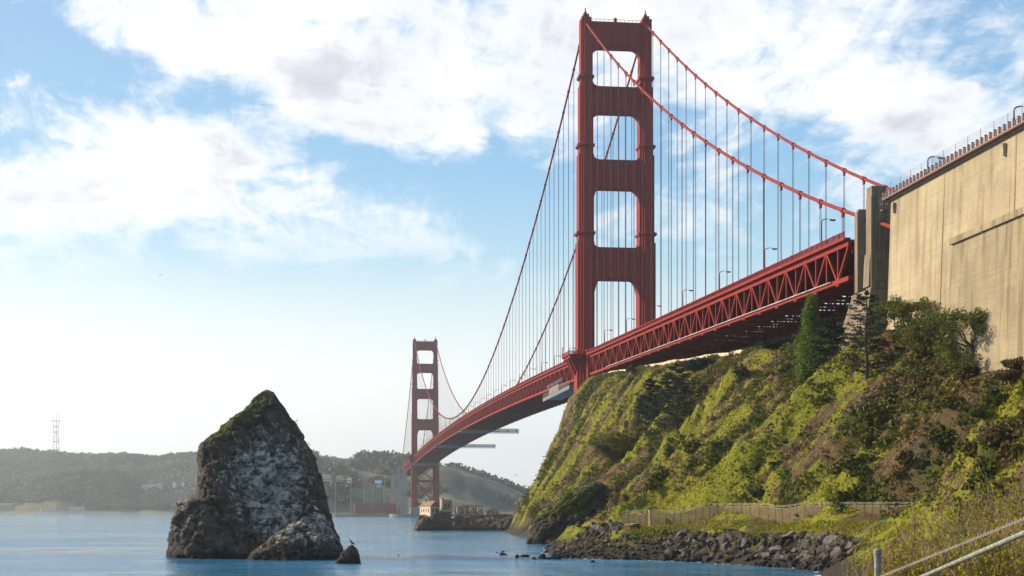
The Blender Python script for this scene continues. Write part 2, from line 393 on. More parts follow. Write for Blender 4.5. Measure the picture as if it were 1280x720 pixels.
# ------------------------------------------------------------------ water
def build_water():
    m, t, bs, out = mat_new('sea_water')
    p = pos(t)
    bs.inputs['IOR'].default_value = 1.33; bs.inputs['Roughness'].default_value = 0.05
    n1 = t.noise(t.mapping(p, (1, 0.6, 1), rot=(0, 0, R_(20))), 0.55, 6, 0.62)
    n2 = t.noise(t.mapping(p, (1, 0.5, 1), rot=(0, 0, R_(-25))), 0.09, 4, 0.5)
    patch = t.noise(t.mapping(p, (0.6, 1, 1), rot=(0, 0, R_(8))), 0.012, 5, 0.6)
    h = t.math('ADD', t.math('MULTIPLY', n1, t.maprange(patch, 0.38, 0.62, 0.35, 1.5)), t.math('MULTIPLY', n2, 2.2))
    b = t.n('ShaderNodeBump', i_Strength=1.0, i_Distance=0.48); t.l(h, b.inputs['Height']); t.l(b.outputs[0], bs.inputs['Normal'])
    c = t.mix(t.maprange(patch, 0.35, 0.7), (0.03, 0.19, 0.34), (0.10, 0.32, 0.56))
    t.l(c, bs.inputs['Base Color'])
    s = 12000
    o = mobj('sea_water', [(-s, -s, 0), (s, -s, 0), (s, s, 0), (-s, s, 0)], [(0, 1, 2, 3)], m)
    props(o, kind='structure')
build_water()

# ------------------------------------------------------------------ headland terrain
ST = [  # y : (x, z) down the bluff, from the plateau under the bridge to the sea
 (-14, [(-140, -12), (0, -10), (40, -10), (90, -10), (170, -10)]),
 (6,   [(-140, -10), (-60, 4), (0, 10), (24, 8), (36, 2), (46, -6), (90, -10), (170, -10)]),
 (14,  [(-140, -8), (-60, 24), (-5, 44), (14, 42), (22, 34), (30, 22), (36, 9), (44, 1), (52, -5), (90, -10), (170, -10)]),
 (24,  [(-140, -8), (-60, 40), (-5, 66), (10, 67), (16.4, 66), (20.9, 59.5), (24.4, 52.8), (28, 46), (32, 35.5), (39, 22), (44, 9.5), (49, 3), (57, -4), (90, -10), (170, -10)]),
 (57,  [(-140, 60), (-60, 84), (-5, 65), (14, 64.6), (20, 60), (26, 50), (32, 38), (40, 24), (46, 12), (52, 4), (60, -4), (90, -10), (170, -10)]),
 (120, [(-140, 60), (-60, 84), (-5, 62), (14, 61), (22, 56), (31, 44), (38, 31), (45, 20), (51, 10), (57, 4), (65, -4), (90, -10), (170, -10)]),
 (160, [(-140, 60), (-60, 84), (-5, 60), (14, 58.8), (22, 53), (29, 43), (35, 33), (42, 22), (50, 12), (57, 5), (66, -3), (90, -10), (170, -10)]),
 (205, [(-140, 60), (-60, 84), (-5, 58), (14, 56), (22, 51), (32, 40), (41, 27), (50, 15), (57, 7), (64, 1), (70, -4), (90, -10), (170, -10)]),
 (250, [(-140, 60), (-60, 84), (-5, 55), (14, 53.3), (19, 47), (26, 36), (34, 25), (43, 14), (53, 7), (63, 2), (69, -3), (90, -10), (170, -10)]),
 (300, [(-140, 60), (-60, 84), (-5, 52), (14, 49.8), (20, 42), (28, 33), (38, 23), (48, 14), (58, 8), (66, 4), (74, 1), (80, -3), (95, -10), (170, -10)]),
 (340, [(-140, 60), (-60, 84), (0, 42), (14, 38.4), (19.5, 35.2), (27.7, 32.3), (35.8, 27.8), (43, 22.4), (50.2, 17.3), (58, 12), (64, 8.4), (67, 6.4), (73, 5.2), (79, 2), (85, -2), (100, -10), (170, -10)]),
 (370, [(-140, -8), (-60, 46), (0, 47), (17, 45.5), (24, 39), (32, 31), (42, 21), (50, 13), (57, 7.6), (60, 6.4), (70, 6.0), (75, 3.2), (82, 0.6), (88, -3), (100, -10), (170, -10)]),
 (400, [(-140, -8), (-60, 46), (0, 44), (17, 39.5), (24, 33), (34, 22), (42, 12.5), (46.5, 7.4), (49, 6.7), (54, 6.6), (58, 3.4), (62.5, -0.6), (70, -5), (100, -10), (170, -10)]),
 (430, [(-140, -8), (-60, 46), (0, 36), (17, 31.5), (22, 27.5), (30, 17), (36.5, 8), (39, 7), (45, 7), (49, 4), (54, -0.6), (60, -5), (100, -10), (170, -10)]),
 (480, [(-140, -8), (-60, 46), (0, 32), (17, 30), (30, 27), (40, 18), (47.5, 9.5), (52, 7), (57, 6.4), (61, 3), (65, -1), (72, -6), (110, -10), (170, -10)]),
 (520, [(-140, -8), (-60, 46), (0, 33), (17, 32), (38, 29.5), (47, 23), (54, 15.5), (60, 9.5), (65, 7), (69, 4), (73, -1), (82, -6), (120, -10), (170, -10)]),
 (560, [(-140, -8), (-60, 46), (0, 35), (17, 34), (60, 26), (68, 16), (76, 9), (81, 7.5), (86, 5), (92, -1), (102, -6), (170, -10)]),
 (600, [(-140, -8), (-60, 46), (17, 36), (74, 22), (88, 12), (95, 8.4), (100, 6.5), (104, 3.5), (110, -2), (125, -8), (170, -10)]),
 (640, [(-140, -8), (-60, 46), (17, 40), (100, 16), (110, 8.5), (117, 7.2), (124, 7.4), (133, 7.2), (139, 4), (148, -3), (170, -10)]),
 (665, [(-140, -8), (-60, 46), (17, 40), (100, 18), (116, 9), (123, 7.9), (140, 7.7), (147, 4), (157, -3), (170, -10)]),
 (760, [(-140, -8), (-60, 46), (17, 40), (100, 18), (116, 9), (123, 7.9), (140, 7.7), (147, 4), (157, -3), (170, -10)]),
]
XS = np.concatenate([np.arange(-140, 4, 6.0), np.arange(4, 96, 0.5), np.arange(96, 171, 1.5)])
YS = np.concatenate([np.arange(-14, 290, 0.9), np.arange(290, 480, 0.6), np.arange(480, 700, 1.5), np.arange(700, 761, 6)])
def build_heights():
    prof = np.array([np.interp(XS, [p[0] for p in pr], [p[1] for p in pr]) for _, pr in ST])
    sy = np.array([s[0] for s in ST], float)
    # monotone cubic-ish interpolation along the coast
    Z = np.empty((len(YS), len(XS)))
    k = np.clip(np.searchsorted(sy, YS, side='right') - 1, 0, len(sy) - 2)
    t = (YS - sy[k]) / (sy[k + 1] - sy[k]); t2 = t * t * (3 - 2 * t) * 0.6 + t * 0.4
    Z = prof[k] * (1 - t2)[:, None] + prof[k + 1] * t2[:, None]
    Xg, Yg = np.meshgrid(XS, YS)
    # smooth the profile corners
    for _ in range(2):
        Zp = np.pad(Z, ((0, 0), (2, 2)), 'edge'); Z = (Zp[:, :-4] + 2 * Zp[:, 1:-3] + 2 * Zp[:, 2:-2] + 2 * Zp[:, 3:-1] + Zp[:, 4:]) / 8
    slope = np.abs(np.gradient(Z, axis=1) / np.gradient(XS)[None, :])
    steep = sstep(slope, 0.25, 0.8) * sstep(Xg, 15, 25) * np.where(Yg > 345, sstep(Z, 6.5, 13), sstep(Z, .5, 5))
    wx = fbm(np.stack([Xg * .05, Yg * .05, Xg * 0], -1), 4) * 7
    # gullies run down the slope; they slant a little
    gul = ridged(np.stack([(Yg + 0.35 * Xg + wx) * 0.052, Xg * 0.017 + 5, 0 * Xg], -1), 5, 0.52)
    gul2 = ridged(np.stack([(Yg + 0.3 * Xg + wx * .6) * 0.16, Xg * 0.05, 0 * Xg + 9], -1), 4, 0.55)
    lump = fbm(np.stack([Xg * .11, Yg * .09, 0 * Xg + 3], -1), 5, 0.55)
    fine = fbm(np.stack([Xg * .55, Yg * .45, 0 * Xg + 8], -1), 4, 0.6)
    crag = ridged(np.stack([Xg * .22, Yg * .22, Z * .10], -1), 4, 0.55)
    cr_mask = sstep(fbm(np.stack([Xg * .03, Yg * .024, 0 * Xg + 40], -1), 4), -0.05, 0.3)
    W3 = np.stack([Xg, Yg, Z], -1)
    bl, ed = worley(W3 * .17 + fbm(W3 * .12, 3)[..., None] * .5, 50.5); bl2, ed2 = worley(W3 * .45, 20.5)
    blocky = (bl * 1.5 - (1 - sstep(ed, 0, .12)) * .9) * (.25 + cr_mask) + (bl2 * .55 - (1 - sstep(ed2, 0, .1)) * .4) * (.2 + .8 * cr_mask)
    per = np.where(Yg > 310, 27.0, 36.0); ph = (Yg - 340 + .25 * (Xg - 40) + wx * .8) / per
    spur = 1 - np.abs((ph + .5) % 1.0 - .5) * 2          # spurs running down the bluff
    Z = Z + steep * ((sstep(spur, .05, .95) - .45) * np.where(Yg > 310, 5.0, 4.2) + (gul - 0.15) * 4.2 + (gul2 - 0.1) * 2.6 + lump * 2.0 + fine * 0.7 + crag * 1.1 * cr_mask + blocky)
    Z = Z + (1 - steep) * fine * 0.22 * sstep(Z, 0, 6)
    return Z, steep, gul, gul2, lump, cr_mask, Xg, Yg
ZH, STEEP, GUL, GUL2, LUMP, CRM, XG, YG = build_heights()
def bil(A, x, y):
    x = np.asarray(x, float); y = np.asarray(y, float)
    i = np.clip(np.searchsorted(XS, x) - 1, 0, len(XS) - 2); j = np.clip(np.searchsorted(YS, y) - 1, 0, len(YS) - 2)
    a = np.clip((x - XS[i]) / (XS[i + 1] - XS[i]), 0, 1); b = np.clip((y - YS[j]) / (YS[j + 1] - YS[j]), 0, 1)
    return A[j, i] * (1 - a) * (1 - b) + A[j, i + 1] * a * (1 - b) + A[j + 1, i] * (1 - a) * b + A[j + 1, i + 1] * a * b
def ground(x, y): return float(bil(ZH, x, y))
def hit(u, v):
    """where the line of sight at survey pixel u,v meets the headland"""
    for d in np.arange(20, 760, 0.8):
        p = W(u, v, d)
        if ground(p[0], p[1]) >= p[2]: return p
    return W(u, v, 400)

# what grows where: patches given by a place on the slope, a radius in metres and a strength
def patches(lst):
    A = np.zeros_like(ZH)
    for u, v, r, w in lst:
        p = hit(u, v); A += w * np.exp(-(((XG - p[0]) ** 2 + (YG - p[1]) ** 2 * 0.35 + (ZH - p[2]) ** 2) / (r * r)))
    return A
GRASS = patches([(790, 490, 9, .9), (765, 520, 8, .8), (820, 560, 7, .5), (700, 590, 8, .7), (670, 625, 6, .8), (840, 590, 9, .8), (900, 565, 9, .95), (940, 540, 8, .9), (985, 520, 7, .8), (880, 600, 9, .9), (930, 590, 8, .8),
                 (960, 600, 7, .6), (1020, 600, 7, .5), (1050, 560, 6, .5), (1070, 590, 7, .4), (990, 620, 6, .5), (1040, 470, 6, .5), (870, 625, 7, .8), (1100, 470, 5, .3)])
ROCK = patches([(740, 560, 9, .7), (690, 560, 8, .6), (715, 510, 7, .7), (1030, 540, 7, .8), (1000, 570, 7, .7), (1015, 520, 6, .6), (1120, 440, 5, .6), (1105, 490, 5, .7), (1130, 600, 5, .7), (1150, 560, 5, .5), (730, 480, 6, .5), (960, 630, 6, .3), (800, 600, 6, .5), (780, 580, 6, .5)])
BROWN = patches([(720, 590, 12, .6), (745, 540, 9, .4), (1180, 470, 8, .8), (1200, 520, 9, .6), (1240, 580, 10, .7), (830, 620, 6, .5), (900, 460, 9, .5), (960, 470, 9, .6), (1130, 560, 7, .4), (1160, 620, 8, .6), (780, 620, 8, .5)])
SHRUB = patches([(860, 500, 12, .8), (830, 520, 9, .6), (1180, 500, 12, .8), (1240, 500, 12, 1.0), (1150, 450, 9, .7), (1250, 560, 12, .6), (1100, 530, 8, .5), (1070, 620, 7, .4), (930, 640, 6, .3), (905, 480, 10, .6), (1010, 450, 9, .6), (1100, 600, 8, .5), (1200, 590, 9, .6)])
_nz = lambda s, o: fbm(np.stack([XG * s, YG * s, ZH * s + o], -1), 5, 0.55)
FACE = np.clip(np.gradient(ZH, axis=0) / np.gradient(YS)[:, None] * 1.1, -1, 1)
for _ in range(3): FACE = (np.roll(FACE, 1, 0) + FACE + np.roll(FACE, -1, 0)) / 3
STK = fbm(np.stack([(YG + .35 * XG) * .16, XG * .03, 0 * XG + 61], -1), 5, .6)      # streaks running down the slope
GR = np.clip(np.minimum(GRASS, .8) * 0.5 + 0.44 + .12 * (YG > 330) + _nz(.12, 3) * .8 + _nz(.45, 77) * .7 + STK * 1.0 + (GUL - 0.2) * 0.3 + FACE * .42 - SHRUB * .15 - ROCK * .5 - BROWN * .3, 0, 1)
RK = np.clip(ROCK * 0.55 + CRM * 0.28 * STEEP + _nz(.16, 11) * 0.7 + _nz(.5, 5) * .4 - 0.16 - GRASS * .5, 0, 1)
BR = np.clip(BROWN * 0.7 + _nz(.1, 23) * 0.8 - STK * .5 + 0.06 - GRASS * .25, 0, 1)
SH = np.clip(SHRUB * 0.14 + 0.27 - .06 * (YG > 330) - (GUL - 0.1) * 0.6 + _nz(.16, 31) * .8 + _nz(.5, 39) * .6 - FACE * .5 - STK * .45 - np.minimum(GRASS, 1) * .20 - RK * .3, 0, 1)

def build_headland():
    ny, nx = ZH.shape
    V = np.stack([XG, YG, ZH], -1).reshape(-1, 3)
    idx = np.arange(ny * nx).reshape(ny, nx)
    Fq = np.stack([idx[:-1, :-1], idx[:-1, 1:], idx[1:, 1:], idx[1:, :-1]], -1).reshape(-1, 4)
    m, t, bs, out = mat_new('headland_ground')
    p = pos(t)
    col = t.n('ShaderNodeAttribute', attribute_name='cover'); sc = t.n('ShaderNodeSeparateColor'); t.l(col.outputs['Color'], sc.inputs[0])
    n1 = t.noise(p, 0.5, 8, 0.68); n2 = t.noise(p, 2.4, 7, 0.7); n3 = t.noise(t.mapping(p, (.5, 1, .5)), 1.1, 7, 0.7)
    soil = t.mix(t.maprange(t.math('ADD', t.math('MULTIPLY', n3, .5), t.math('MULTIPLY', n2, .5)), .38, .6), (0.05, 0.032, 0.018), (0.16, 0.10, 0.052))
    dry = t.mix(t.maprange(n2, .35, .65), (0.16, 0.105, 0.045), (0.075, 0.055, 0.03))
    rockc = t.mix(t.maprange(n3, .35, .65), (0.05, 0.042, 0.036), (0.19, 0.145, 0.10))
    rockc = t.mix(t.maprange(n2, .52, .7), rockc, (0.045, 0.04, 0.038))
    grass = t.mix(t.maprange(n2, .32, .66), (0.085, 0.10, 0.010), (0.26, 0.24, 0.022))
    grass = t.mix(t.math('MULTIPLY', t.maprange(n1, .5, .72), .6), grass, (0.22, 0.18, 0.05))
    green = t.mix(t.maprange(n1, .35, .65), (0.032, 0.046, 0.010), (0.08, 0.088, 0.018))
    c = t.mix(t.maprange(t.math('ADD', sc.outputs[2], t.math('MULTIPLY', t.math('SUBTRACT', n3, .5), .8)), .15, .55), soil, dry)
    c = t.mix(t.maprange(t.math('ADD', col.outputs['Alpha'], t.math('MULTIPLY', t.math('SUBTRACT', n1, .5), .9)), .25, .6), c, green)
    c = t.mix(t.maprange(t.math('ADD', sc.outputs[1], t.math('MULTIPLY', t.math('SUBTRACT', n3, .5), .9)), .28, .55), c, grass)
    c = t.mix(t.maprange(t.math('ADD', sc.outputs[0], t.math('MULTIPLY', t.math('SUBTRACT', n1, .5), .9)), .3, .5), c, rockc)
    sp = t.n('ShaderNodeSeparateXYZ'); t.l(p, sp.inputs[0])
    shore = t.maprange(t.math('ADD', sp.outputs[2], t.math('MULTIPLY', n1, 3.0)), 3.4, 5.6, 1.0, 0.0)
    c = t.mix(shore, c, t.mix(n2, (0.02, 0.018, 0.016), (0.065, 0.055, 0.045)))
    t.l(c, bs.inputs['Base Color']); bs.inputs['Roughness'].default_value = 0.95; bs.inputs['Specular IOR Level'].default_value = 0.1
    b = t.n('ShaderNodeBump', i_Strength=1.0, i_Distance=0.7); t.l(t.math('ADD', n1, t.math('MULTIPLY', n2, .6)), b.inputs['Height']); t.l(b.outputs[0], bs.inputs['Normal'])
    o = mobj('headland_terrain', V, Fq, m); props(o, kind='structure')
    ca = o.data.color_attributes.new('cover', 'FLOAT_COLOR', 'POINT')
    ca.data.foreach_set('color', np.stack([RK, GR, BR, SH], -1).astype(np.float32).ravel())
build_headland()

def leaf_quads(C0, S, aspect=1.0, flat=0.0):
    """one randomly turned quad per centre"""
    n = len(C0); C0 = np.asarray(C0, float); S = np.broadcast_to(np.asarray(S, float), (n,))
    a = RNG.normal(size=(n, 3)); a[:, 2] *= (1 - flat); a /= np.linalg.norm(a, axis=1)[:, None] + 1e-9
    b = RNG.normal(size=(n, 3)); b[:, 2] *= (1 - flat); b = b - a * (a * b).sum(1)[:, None]; b /= np.linalg.norm(b, axis=1)[:, None] + 1e-9
    a = a * S[:, None] * .5 * aspect; b = b * S[:, None] * .5
    V = np.stack([C0 - a - b * .6, C0 + a - b, C0 + a * .8 + b, C0 - a * .7 + b * .9], 1).reshape(-1, 3)
    return V, np.arange(4 * n).reshape(n, 4)
def blade_quads(C0, H, Wd):
    """upright tapering grass blades"""
    n = len(C0); th = RNG.uniform(0, 2 * math.pi, n); d = np.stack([np.cos(th), np.sin(th), 0 * th], 1)
    lean = RNG.normal(size=(n, 3)) * .35; lean[:, 2] = 1
    H = np.broadcast_to(H, (n,)); Wd = np.broadcast_to(Wd, (n,))
    tip = C0 + lean * H[:, None]
    V = np.stack([C0 - d * Wd[:, None] / 2, C0 + d * Wd[:, None] / 2, tip + d * Wd[:, None] * .2, tip - d * Wd[:, None] * .2], 1).reshape(-1, 3)
    return V, np.arange(4 * n).reshape(n, 4)
def sample_slope(n, weight, ymin=20, ymax=580, xmin=12, xmax=110):
    """random points on the headland, accepted by a weight grid; more of them near the camera"""
    out = []
    while sum(map(len, out)) < n:
        k = 60000
        x = RNG.uniform(xmin, xmax, k); y = RNG.uniform(ymin, ymax, k)
        w = bil(weight, x, y) * sstep(bil(ZH, x, y), 5.5, 7.5)
        # skip the path in front of the fence and the ground inside the anchorage
        w *= ~((bil(STEEP, x, y) < .12) & (bil(ZH, x, y) < 8.5)) | (x < 20)
        w *= ~((y > 345) & (x < 18.5))
        keep = RNG.uniform(0, 1, k) < w
        out.append(np.stack([x[keep], y[keep], bil(ZH, x[keep], y[keep])], 1))
    return np.concatenate(out)[:n]
M['shrub_leaf'] = leaf_mat('shrub_leaf', (0.04, 0.052, 0.009), (0.12, 0.128, 0.018), (0.19, 0.145, 0.03), nscale=.12)
M['grass_leaf'] = leaf_mat('grass_leaf', (0.105, 0.12, 0.010), (0.28, 0.26, 0.020), (0.31, 0.235, 0.045), trans=.35, nscale=.15)
M['dry_leaf'] = leaf_mat('dry_brush', (0.085, 0.052, 0.024), (0.22, 0.135, 0.062), (0.15, 0.12, 0.028), nscale=.2)
M['cypress_leaf'] = leaf_mat('cypress_leaf', (0.010, 0.020, 0.007), (0.026, 0.045, 0.013), trans=.1)
M['poplar_leaf'] = leaf_mat('poplar_leaf', (0.075, 0.125, 0.014), (0.16, 0.215, 0.026), trans=.35)
M['pine_leaf'] = leaf_mat('pine_leaf', (0.035, 0.055, 0.011), (0.12, 0.14, 0.018), (0.19, 0.175, 0.022), trans=.2, nscale=.4)
M['willow_leaf'] = leaf_mat('willow_leaf', (0.16, 0.15, 0.011), (0.34, 0.29, 0.022), (0.13, 0.165, 0.016), trans=.45, nscale=.9)
M['wood_leaf'] = leaf_mat('far_wood_leaf', (0.06, 0.066, 0.036), (0.105, 0.105, 0.052), (0.155, 0.14, 0.075), trans=.15, nscale=.006)

def ground_cover():
    def clumps(pts, per, rmin, rmax, leaf, squash=.7):
        n = len(pts); r = rmin + (rmax * 1.7 - rmin) * RNG.uniform(0, 1, n) ** 3
        dirs = RNG.normal(size=(n, per, 3)); dirs /= np.linalg.norm(dirs, axis=2)[..., None]
        dirs[..., 2] = np.abs(dirs[..., 2]) * squash
        rad = r[:, None] * RNG.uniform(.45, 1.0, (n, per)) ** .5
        C0 = pts[:, None, :] + dirs * rad[..., None]
        return leaf_quads(C0.reshape(-1, 3), np.repeat(leaf * (0.6 + np.minimum(r / rmax, 1.3) * .6), per) * RNG.uniform(.6, 1.3, n * per))
    V, Fq = clumps(sample_slope(13000, np.clip((SH - .25) * 1.6, 0, 1)), 20, .25, 1.1, .34)
    props(mobj('shrub_cover', V, Fq, M['shrub_leaf']), 'low dark green shrubs covering the gullies of the steep hillside', 'ground cover', kind='stuff')
    V, Fq = clumps(sample_slope(9000, np.clip((BR - .1) * 1.6, .05, 1) * (1 - .6 * np.clip(GR, 0, 1))), 16, .25, .95, .30)
    props(mobj('dry_brush', V, Fq, M['dry_leaf']), 'dry brown brush growing in patches on the hillside', 'ground cover', kind='stuff')
    P = sample_slope(80000, np.clip((GR - .15) * 1.6, 0, 1))
    V, Fq = blade_quads(P, RNG.uniform(.2, .6, len(P)), RNG.uniform(.12, .32, len(P)))
    props(mobj('grass', V, Fq, M['grass_leaf']), 'bright yellow green grass growing on the sunlit hillside', 'grass', kind='stuff')
ground_cover()

# grass of the bank in front of the screen fence
def bank_grass():
    x = RNG.uniform(38, 80, 60000); y = RNG.uniform(352, 470, 60000); z = bil(ZH, x, y)
    k = (z > 3.9) & (z < 7.4) & (x < 71) & (bil(STEEP, x, y) < .3) & (fbm(np.stack([x * .15, y * .15, 0 * x], -1), 3) > -.25)
    P = np.stack([x[k], y[k], z[k]], 1)[:22000]
    V, Fq = blade_quads(P, RNG.uniform(.15, .5, len(P)), RNG.uniform(.12, .3, len(P)))
    props(mobj('bank_grass', V, Fq, M['grass_leaf']), 'grass growing on the bank between the rocks and the screen fence', 'grass', kind='stuff')
bank_grass()

# ------------------------------------------------------------------ the bridge
Y_S, Y_N1, Y_S1 = -1280.0, 343.0, -1623.0
PANEL = 7.62
def zrail(y):
    if y >= 0: return 79.0 - 0.0243 * y
    if y >= -1280: return 87.0 - 8.0 * ((y + 640) / 640) ** 2
    return 79.0 + 0.0243 * (y + 1280)
def zcable(y):
    if -1280 <= y <= 0: return 91.0 + (226.5 - 91.0) * ((y + 640) / 640) ** 2
    t = (y / 360.0) if y > 0 else ((-1280 - y) / 360.0)
    return 226.5 + (68.5 - 226.5) * t - 4 * 12.0 * t * (1 - t) * 1.0
BR_ = empty('suspension_bridge', (0, 0, 79)); props(BR_, 'long red suspension bridge with two tall towers crossing the strait', 'bridge')

def stepped(x0, x1, l, n1=.13, n2=.10):
    cx = (x0 + x1) / 2; w = (x1 - x0) / 2; h = l / 2; a = (w * 2 * n1, l * n2)
    q = [(w, h - 2 * a[1]), (w - a[0], h - 2 * a[1]), (w - a[0], h - a[1]), (w - 2 * a[0], h - a[1]), (w - 2 * a[0], h)]
    pts = q + [(-x, y) for x, y in q[::-1]] + [(-x, -y) for x, y in q] + [(x, -y) for x, y in q[::-1]]
    return [(cx + x, y) for x, y in pts]
TIERS = [(6, 80, 9.9, 18.0, 15.0), (80, 128, 10.1, 17.5, 13.0), (128, 167, 10.3, 17.0, 11.6), (167, 197.5, 10.5, 16.5, 10.2), (197.5, 226, 10.7, 16.0, 8.8)]
def make_tower(y0):
    T = empty('tower', (0, y0, 0), BR_)
    for s in (1, -1):
        b = MB()
        for (z0, z1, xi, xo, l) in TIERS:
            poly = [(s * x, y0 + y) for x, y in stepped(xi, xo, l)]
            if s < 0: poly = poly[::-1]
            b.prism_z(poly, z0, z1)
            if z0 > 70 and z1 < 220:        # collar a little above the step, and a cap plinth
                pc = [(s * x, y0 + y) for x, y in stepped(xi - .35, xo + .5, l + .9)]
                if s < 0: pc = pc[::-1]
                b.prism_z(pc, z1 + 3.4, z1 + 4.5)
        b.build('leg', M['red'], T)
        # saddle housing and finial
        c = MB(); xm = s * 13.6
        c.box((xm - 2.2, y0 - 3.6, 226.003), (xm + 2.2, y0 + 3.6, 227.6)); c.box((xm - 1.3, y0 - 2.6, 227.603), (xm + 1.3, y0 + 2.6, 229.2))
        c.box((xm - .55, y0 - .8, 229.203), (xm + .55, y0 + .8, 230.6)); c.tube([(xm, y0, 230.6), (xm, y0, 232.4)], .28, 6)
        c.build('saddle_housing', M['red'], T)
        # walkway round the leg at deck level
        w = MB(); zb = 77.2; x0, x1 = s * 9.4, s * 22.6
        xa, xb = min(x0, x1), max(x0, x1)
        w.box((xa, y0 - 10.4, zb), (xb, y0 + 10.4, zb + .5)); w.box((xa + .6, y0 - 9.6, zb - 1.1), (xb - .6, y0 + 9.6, zb - .003))
        w.prism_y([(s * 18.003, zb - 8), (s * 18.6, zb - 8), (s * 21.8, zb - 1.103), (s * 18.003, zb - 1.103)], y0 - 1.0, y0 + 1.0)
        for yy in (-5.5, 5.5): w.prism_y([(s * 18.003, zb - 7), (s * 18.5, zb - 7), (s * 21.6, zb - 1.103), (s * 18.003, zb - 1.103)], y0 + yy - .5, y0 + yy + .5)
        xo = s * 22.5
        for yy in np.arange(-10.3, 10.4, 1.47): w.bar((xo, y0 + yy, zb + .5), (xo, y0 + yy, zb + 1.9), .14, .14)
        for yy in (-10.3, 10.3):
            for xx in np.arange(18.5, 22.6, 1.3): w.bar((s * xx, y0 + yy, zb + .5), (s * xx, y0 + yy, zb + 1.9), .14, .14)
            w.bar((s * 18, y0 + yy, zb + 1.8), (xo, y0 + yy, zb + 1.8), .18, .18); w.bar((s * 18, y0 + yy, zb + 1.1), (xo, y0 + yy, zb + 1.1), .3, .5)
        w.bar((xo, y0 - 10.3, zb + 1.8), (xo, y0 + 10.3, zb + 1.8), .18, .18); w.bar((xo, y0 - 10.3, zb + 1.05), (xo, y0 + 10.3, zb + 1.05), .1, .6)
        for yy in (-9.5, -8, 9): w.bar((xo, y0 + yy, zb + 1.9), (xo, y0 + yy, zb + 5.2), .16, .16)
        w.build('walkway', M['red'], T)
    # portal struts with rounded haunches
    for (zb, zt, hb, wb, ht, wt, th) in ((214.6, 226, 5.2, 3.6, 0, 0, 5.2), (185.6, 197.2, 5.2, 3.8, 3.0, 3.0, 6.0), (152, 164.6, 5.6, 4.0, 3.2, 3.2, 7.0), (111.6, 125.6, 15.0, 4.0, 3.4, 3.2, 8.0)):
        X = 10.9; P = []
        N = 9
        for k in range(N + 1):      # bottom edge, left to right
            a = k / N * math.pi / 2; P.append((-X + wb * (1 - math.cos(a)), zb - hb * (1 - math.sin(a))))
        for k in range(N + 1):
            a = (1 - k / N) * math.pi / 2; P.append((X - wb * (1 - math.cos(a)), zb - hb * (1 - math.sin(a))))
        if ht:
            for k in range(N + 1):
                a = k / N * math.pi / 2; P.append((X - wt * (1 - math.cos(a)), zt + ht * (1 - math.sin(a))))
            for k in range(N + 1):
                a = (1 - k / N) * math.pi / 2; P.append((-X + wt * (1 - math.cos(a)), zt + ht * (1 - math.sin(a))))
        else: P += [(X, zt), (-X, zt)]
        b = MB(); b.prism_y(P, y0 - th / 2, y0 + th / 2)
        for f in (-1, 1):
            ya, yb = sorted((y0 + f * (th / 2 - .1), y0 + f * (th / 2 + .32)))
            b.box((-9.6, ya, zt - 1.5), (9.6, yb, zt - .5)); b.box((-7.6, ya, zb + .5), (7.6, yb, zb + 1.3))
            for xx in np.arange(-6.4, 6.5, 1.6):
                ya2, yb2 = sorted((y0 + f * (th / 2 - .1), y0 + f * (th / 2 + .2))); b.box((xx - .28, ya2, zb + 1.303), (xx + .28, yb2, zt - 1.503))
        b.build('portal_strut', M['red'], T)
    r = MB()   # railing and small gear along the top strut
    for f in (-1, 1):
        r.bar((-11, y0 + f * 2.3, 227.1), (11, y0 + f * 2.3, 227.1), .12, .12)
        for xx in np.arange(-11, 11.1, 1.83): r.bar((xx, y0 + f * 2.3, 226), (xx, y0 + f * 2.3, 227.1), .12, .12)
    r.tube([(0, y0, 226), (0, y0, 227.6)], .7, 8); r.tube([(0, y0, 227.6), (0, y0, 228.6)], [.9, .5], 8)
    r.build('top_railing', M['red'], T)
    # braces below the deck
    b = MB()
    for z in (16, 46, 65): b.box((-10.2, y0 - 3, z - 1.5), (10.2, y0 + 3, z + 1.5))
    for z0, z1 in ((17.5, 44.5), (47.5, 63.5)):
        for f in (-1, 1):
            b.bar((-10, y0 + f * 2.2, z0), (10, y0 + f * 2.2, z1), 1.0, 2.3, (0, 1, 0)); b.bar((10, y0 + f * 2.21, z0), (-10, y0 + f * 2.21, z1), .96, 2.3, (0, 1, 0))
    b.build('cross_brace', M['red'], T)
    c = MB()
    for s in (1, -1): c.prism_z([(s * 13.7 + x, y0 + y) for x, y in ((-7, -10), (7, -10), (7, 10), (-7, 10))], -6, 12, [(s * 13.7 + x, y0 + y) for x, y in ((-5.6, -8.6), (5.6, -8.6), (5.6, 8.6), (-5.6, 8.6))])
    c.box((-8, y0 - 8, -6), (8, y0 + 8, 9))
    el = [(46 * math.cos(a), y0 + 24 * math.sin(a)) for a in np.linspace(0, 2 * math.pi, 36, endpoint=False)]
    if y0 < -100: c.prism_z(el, -8, 3.6)
    c.build('pier', M['pier'], T)
make_tower(0.0); make_tower(Y_S)

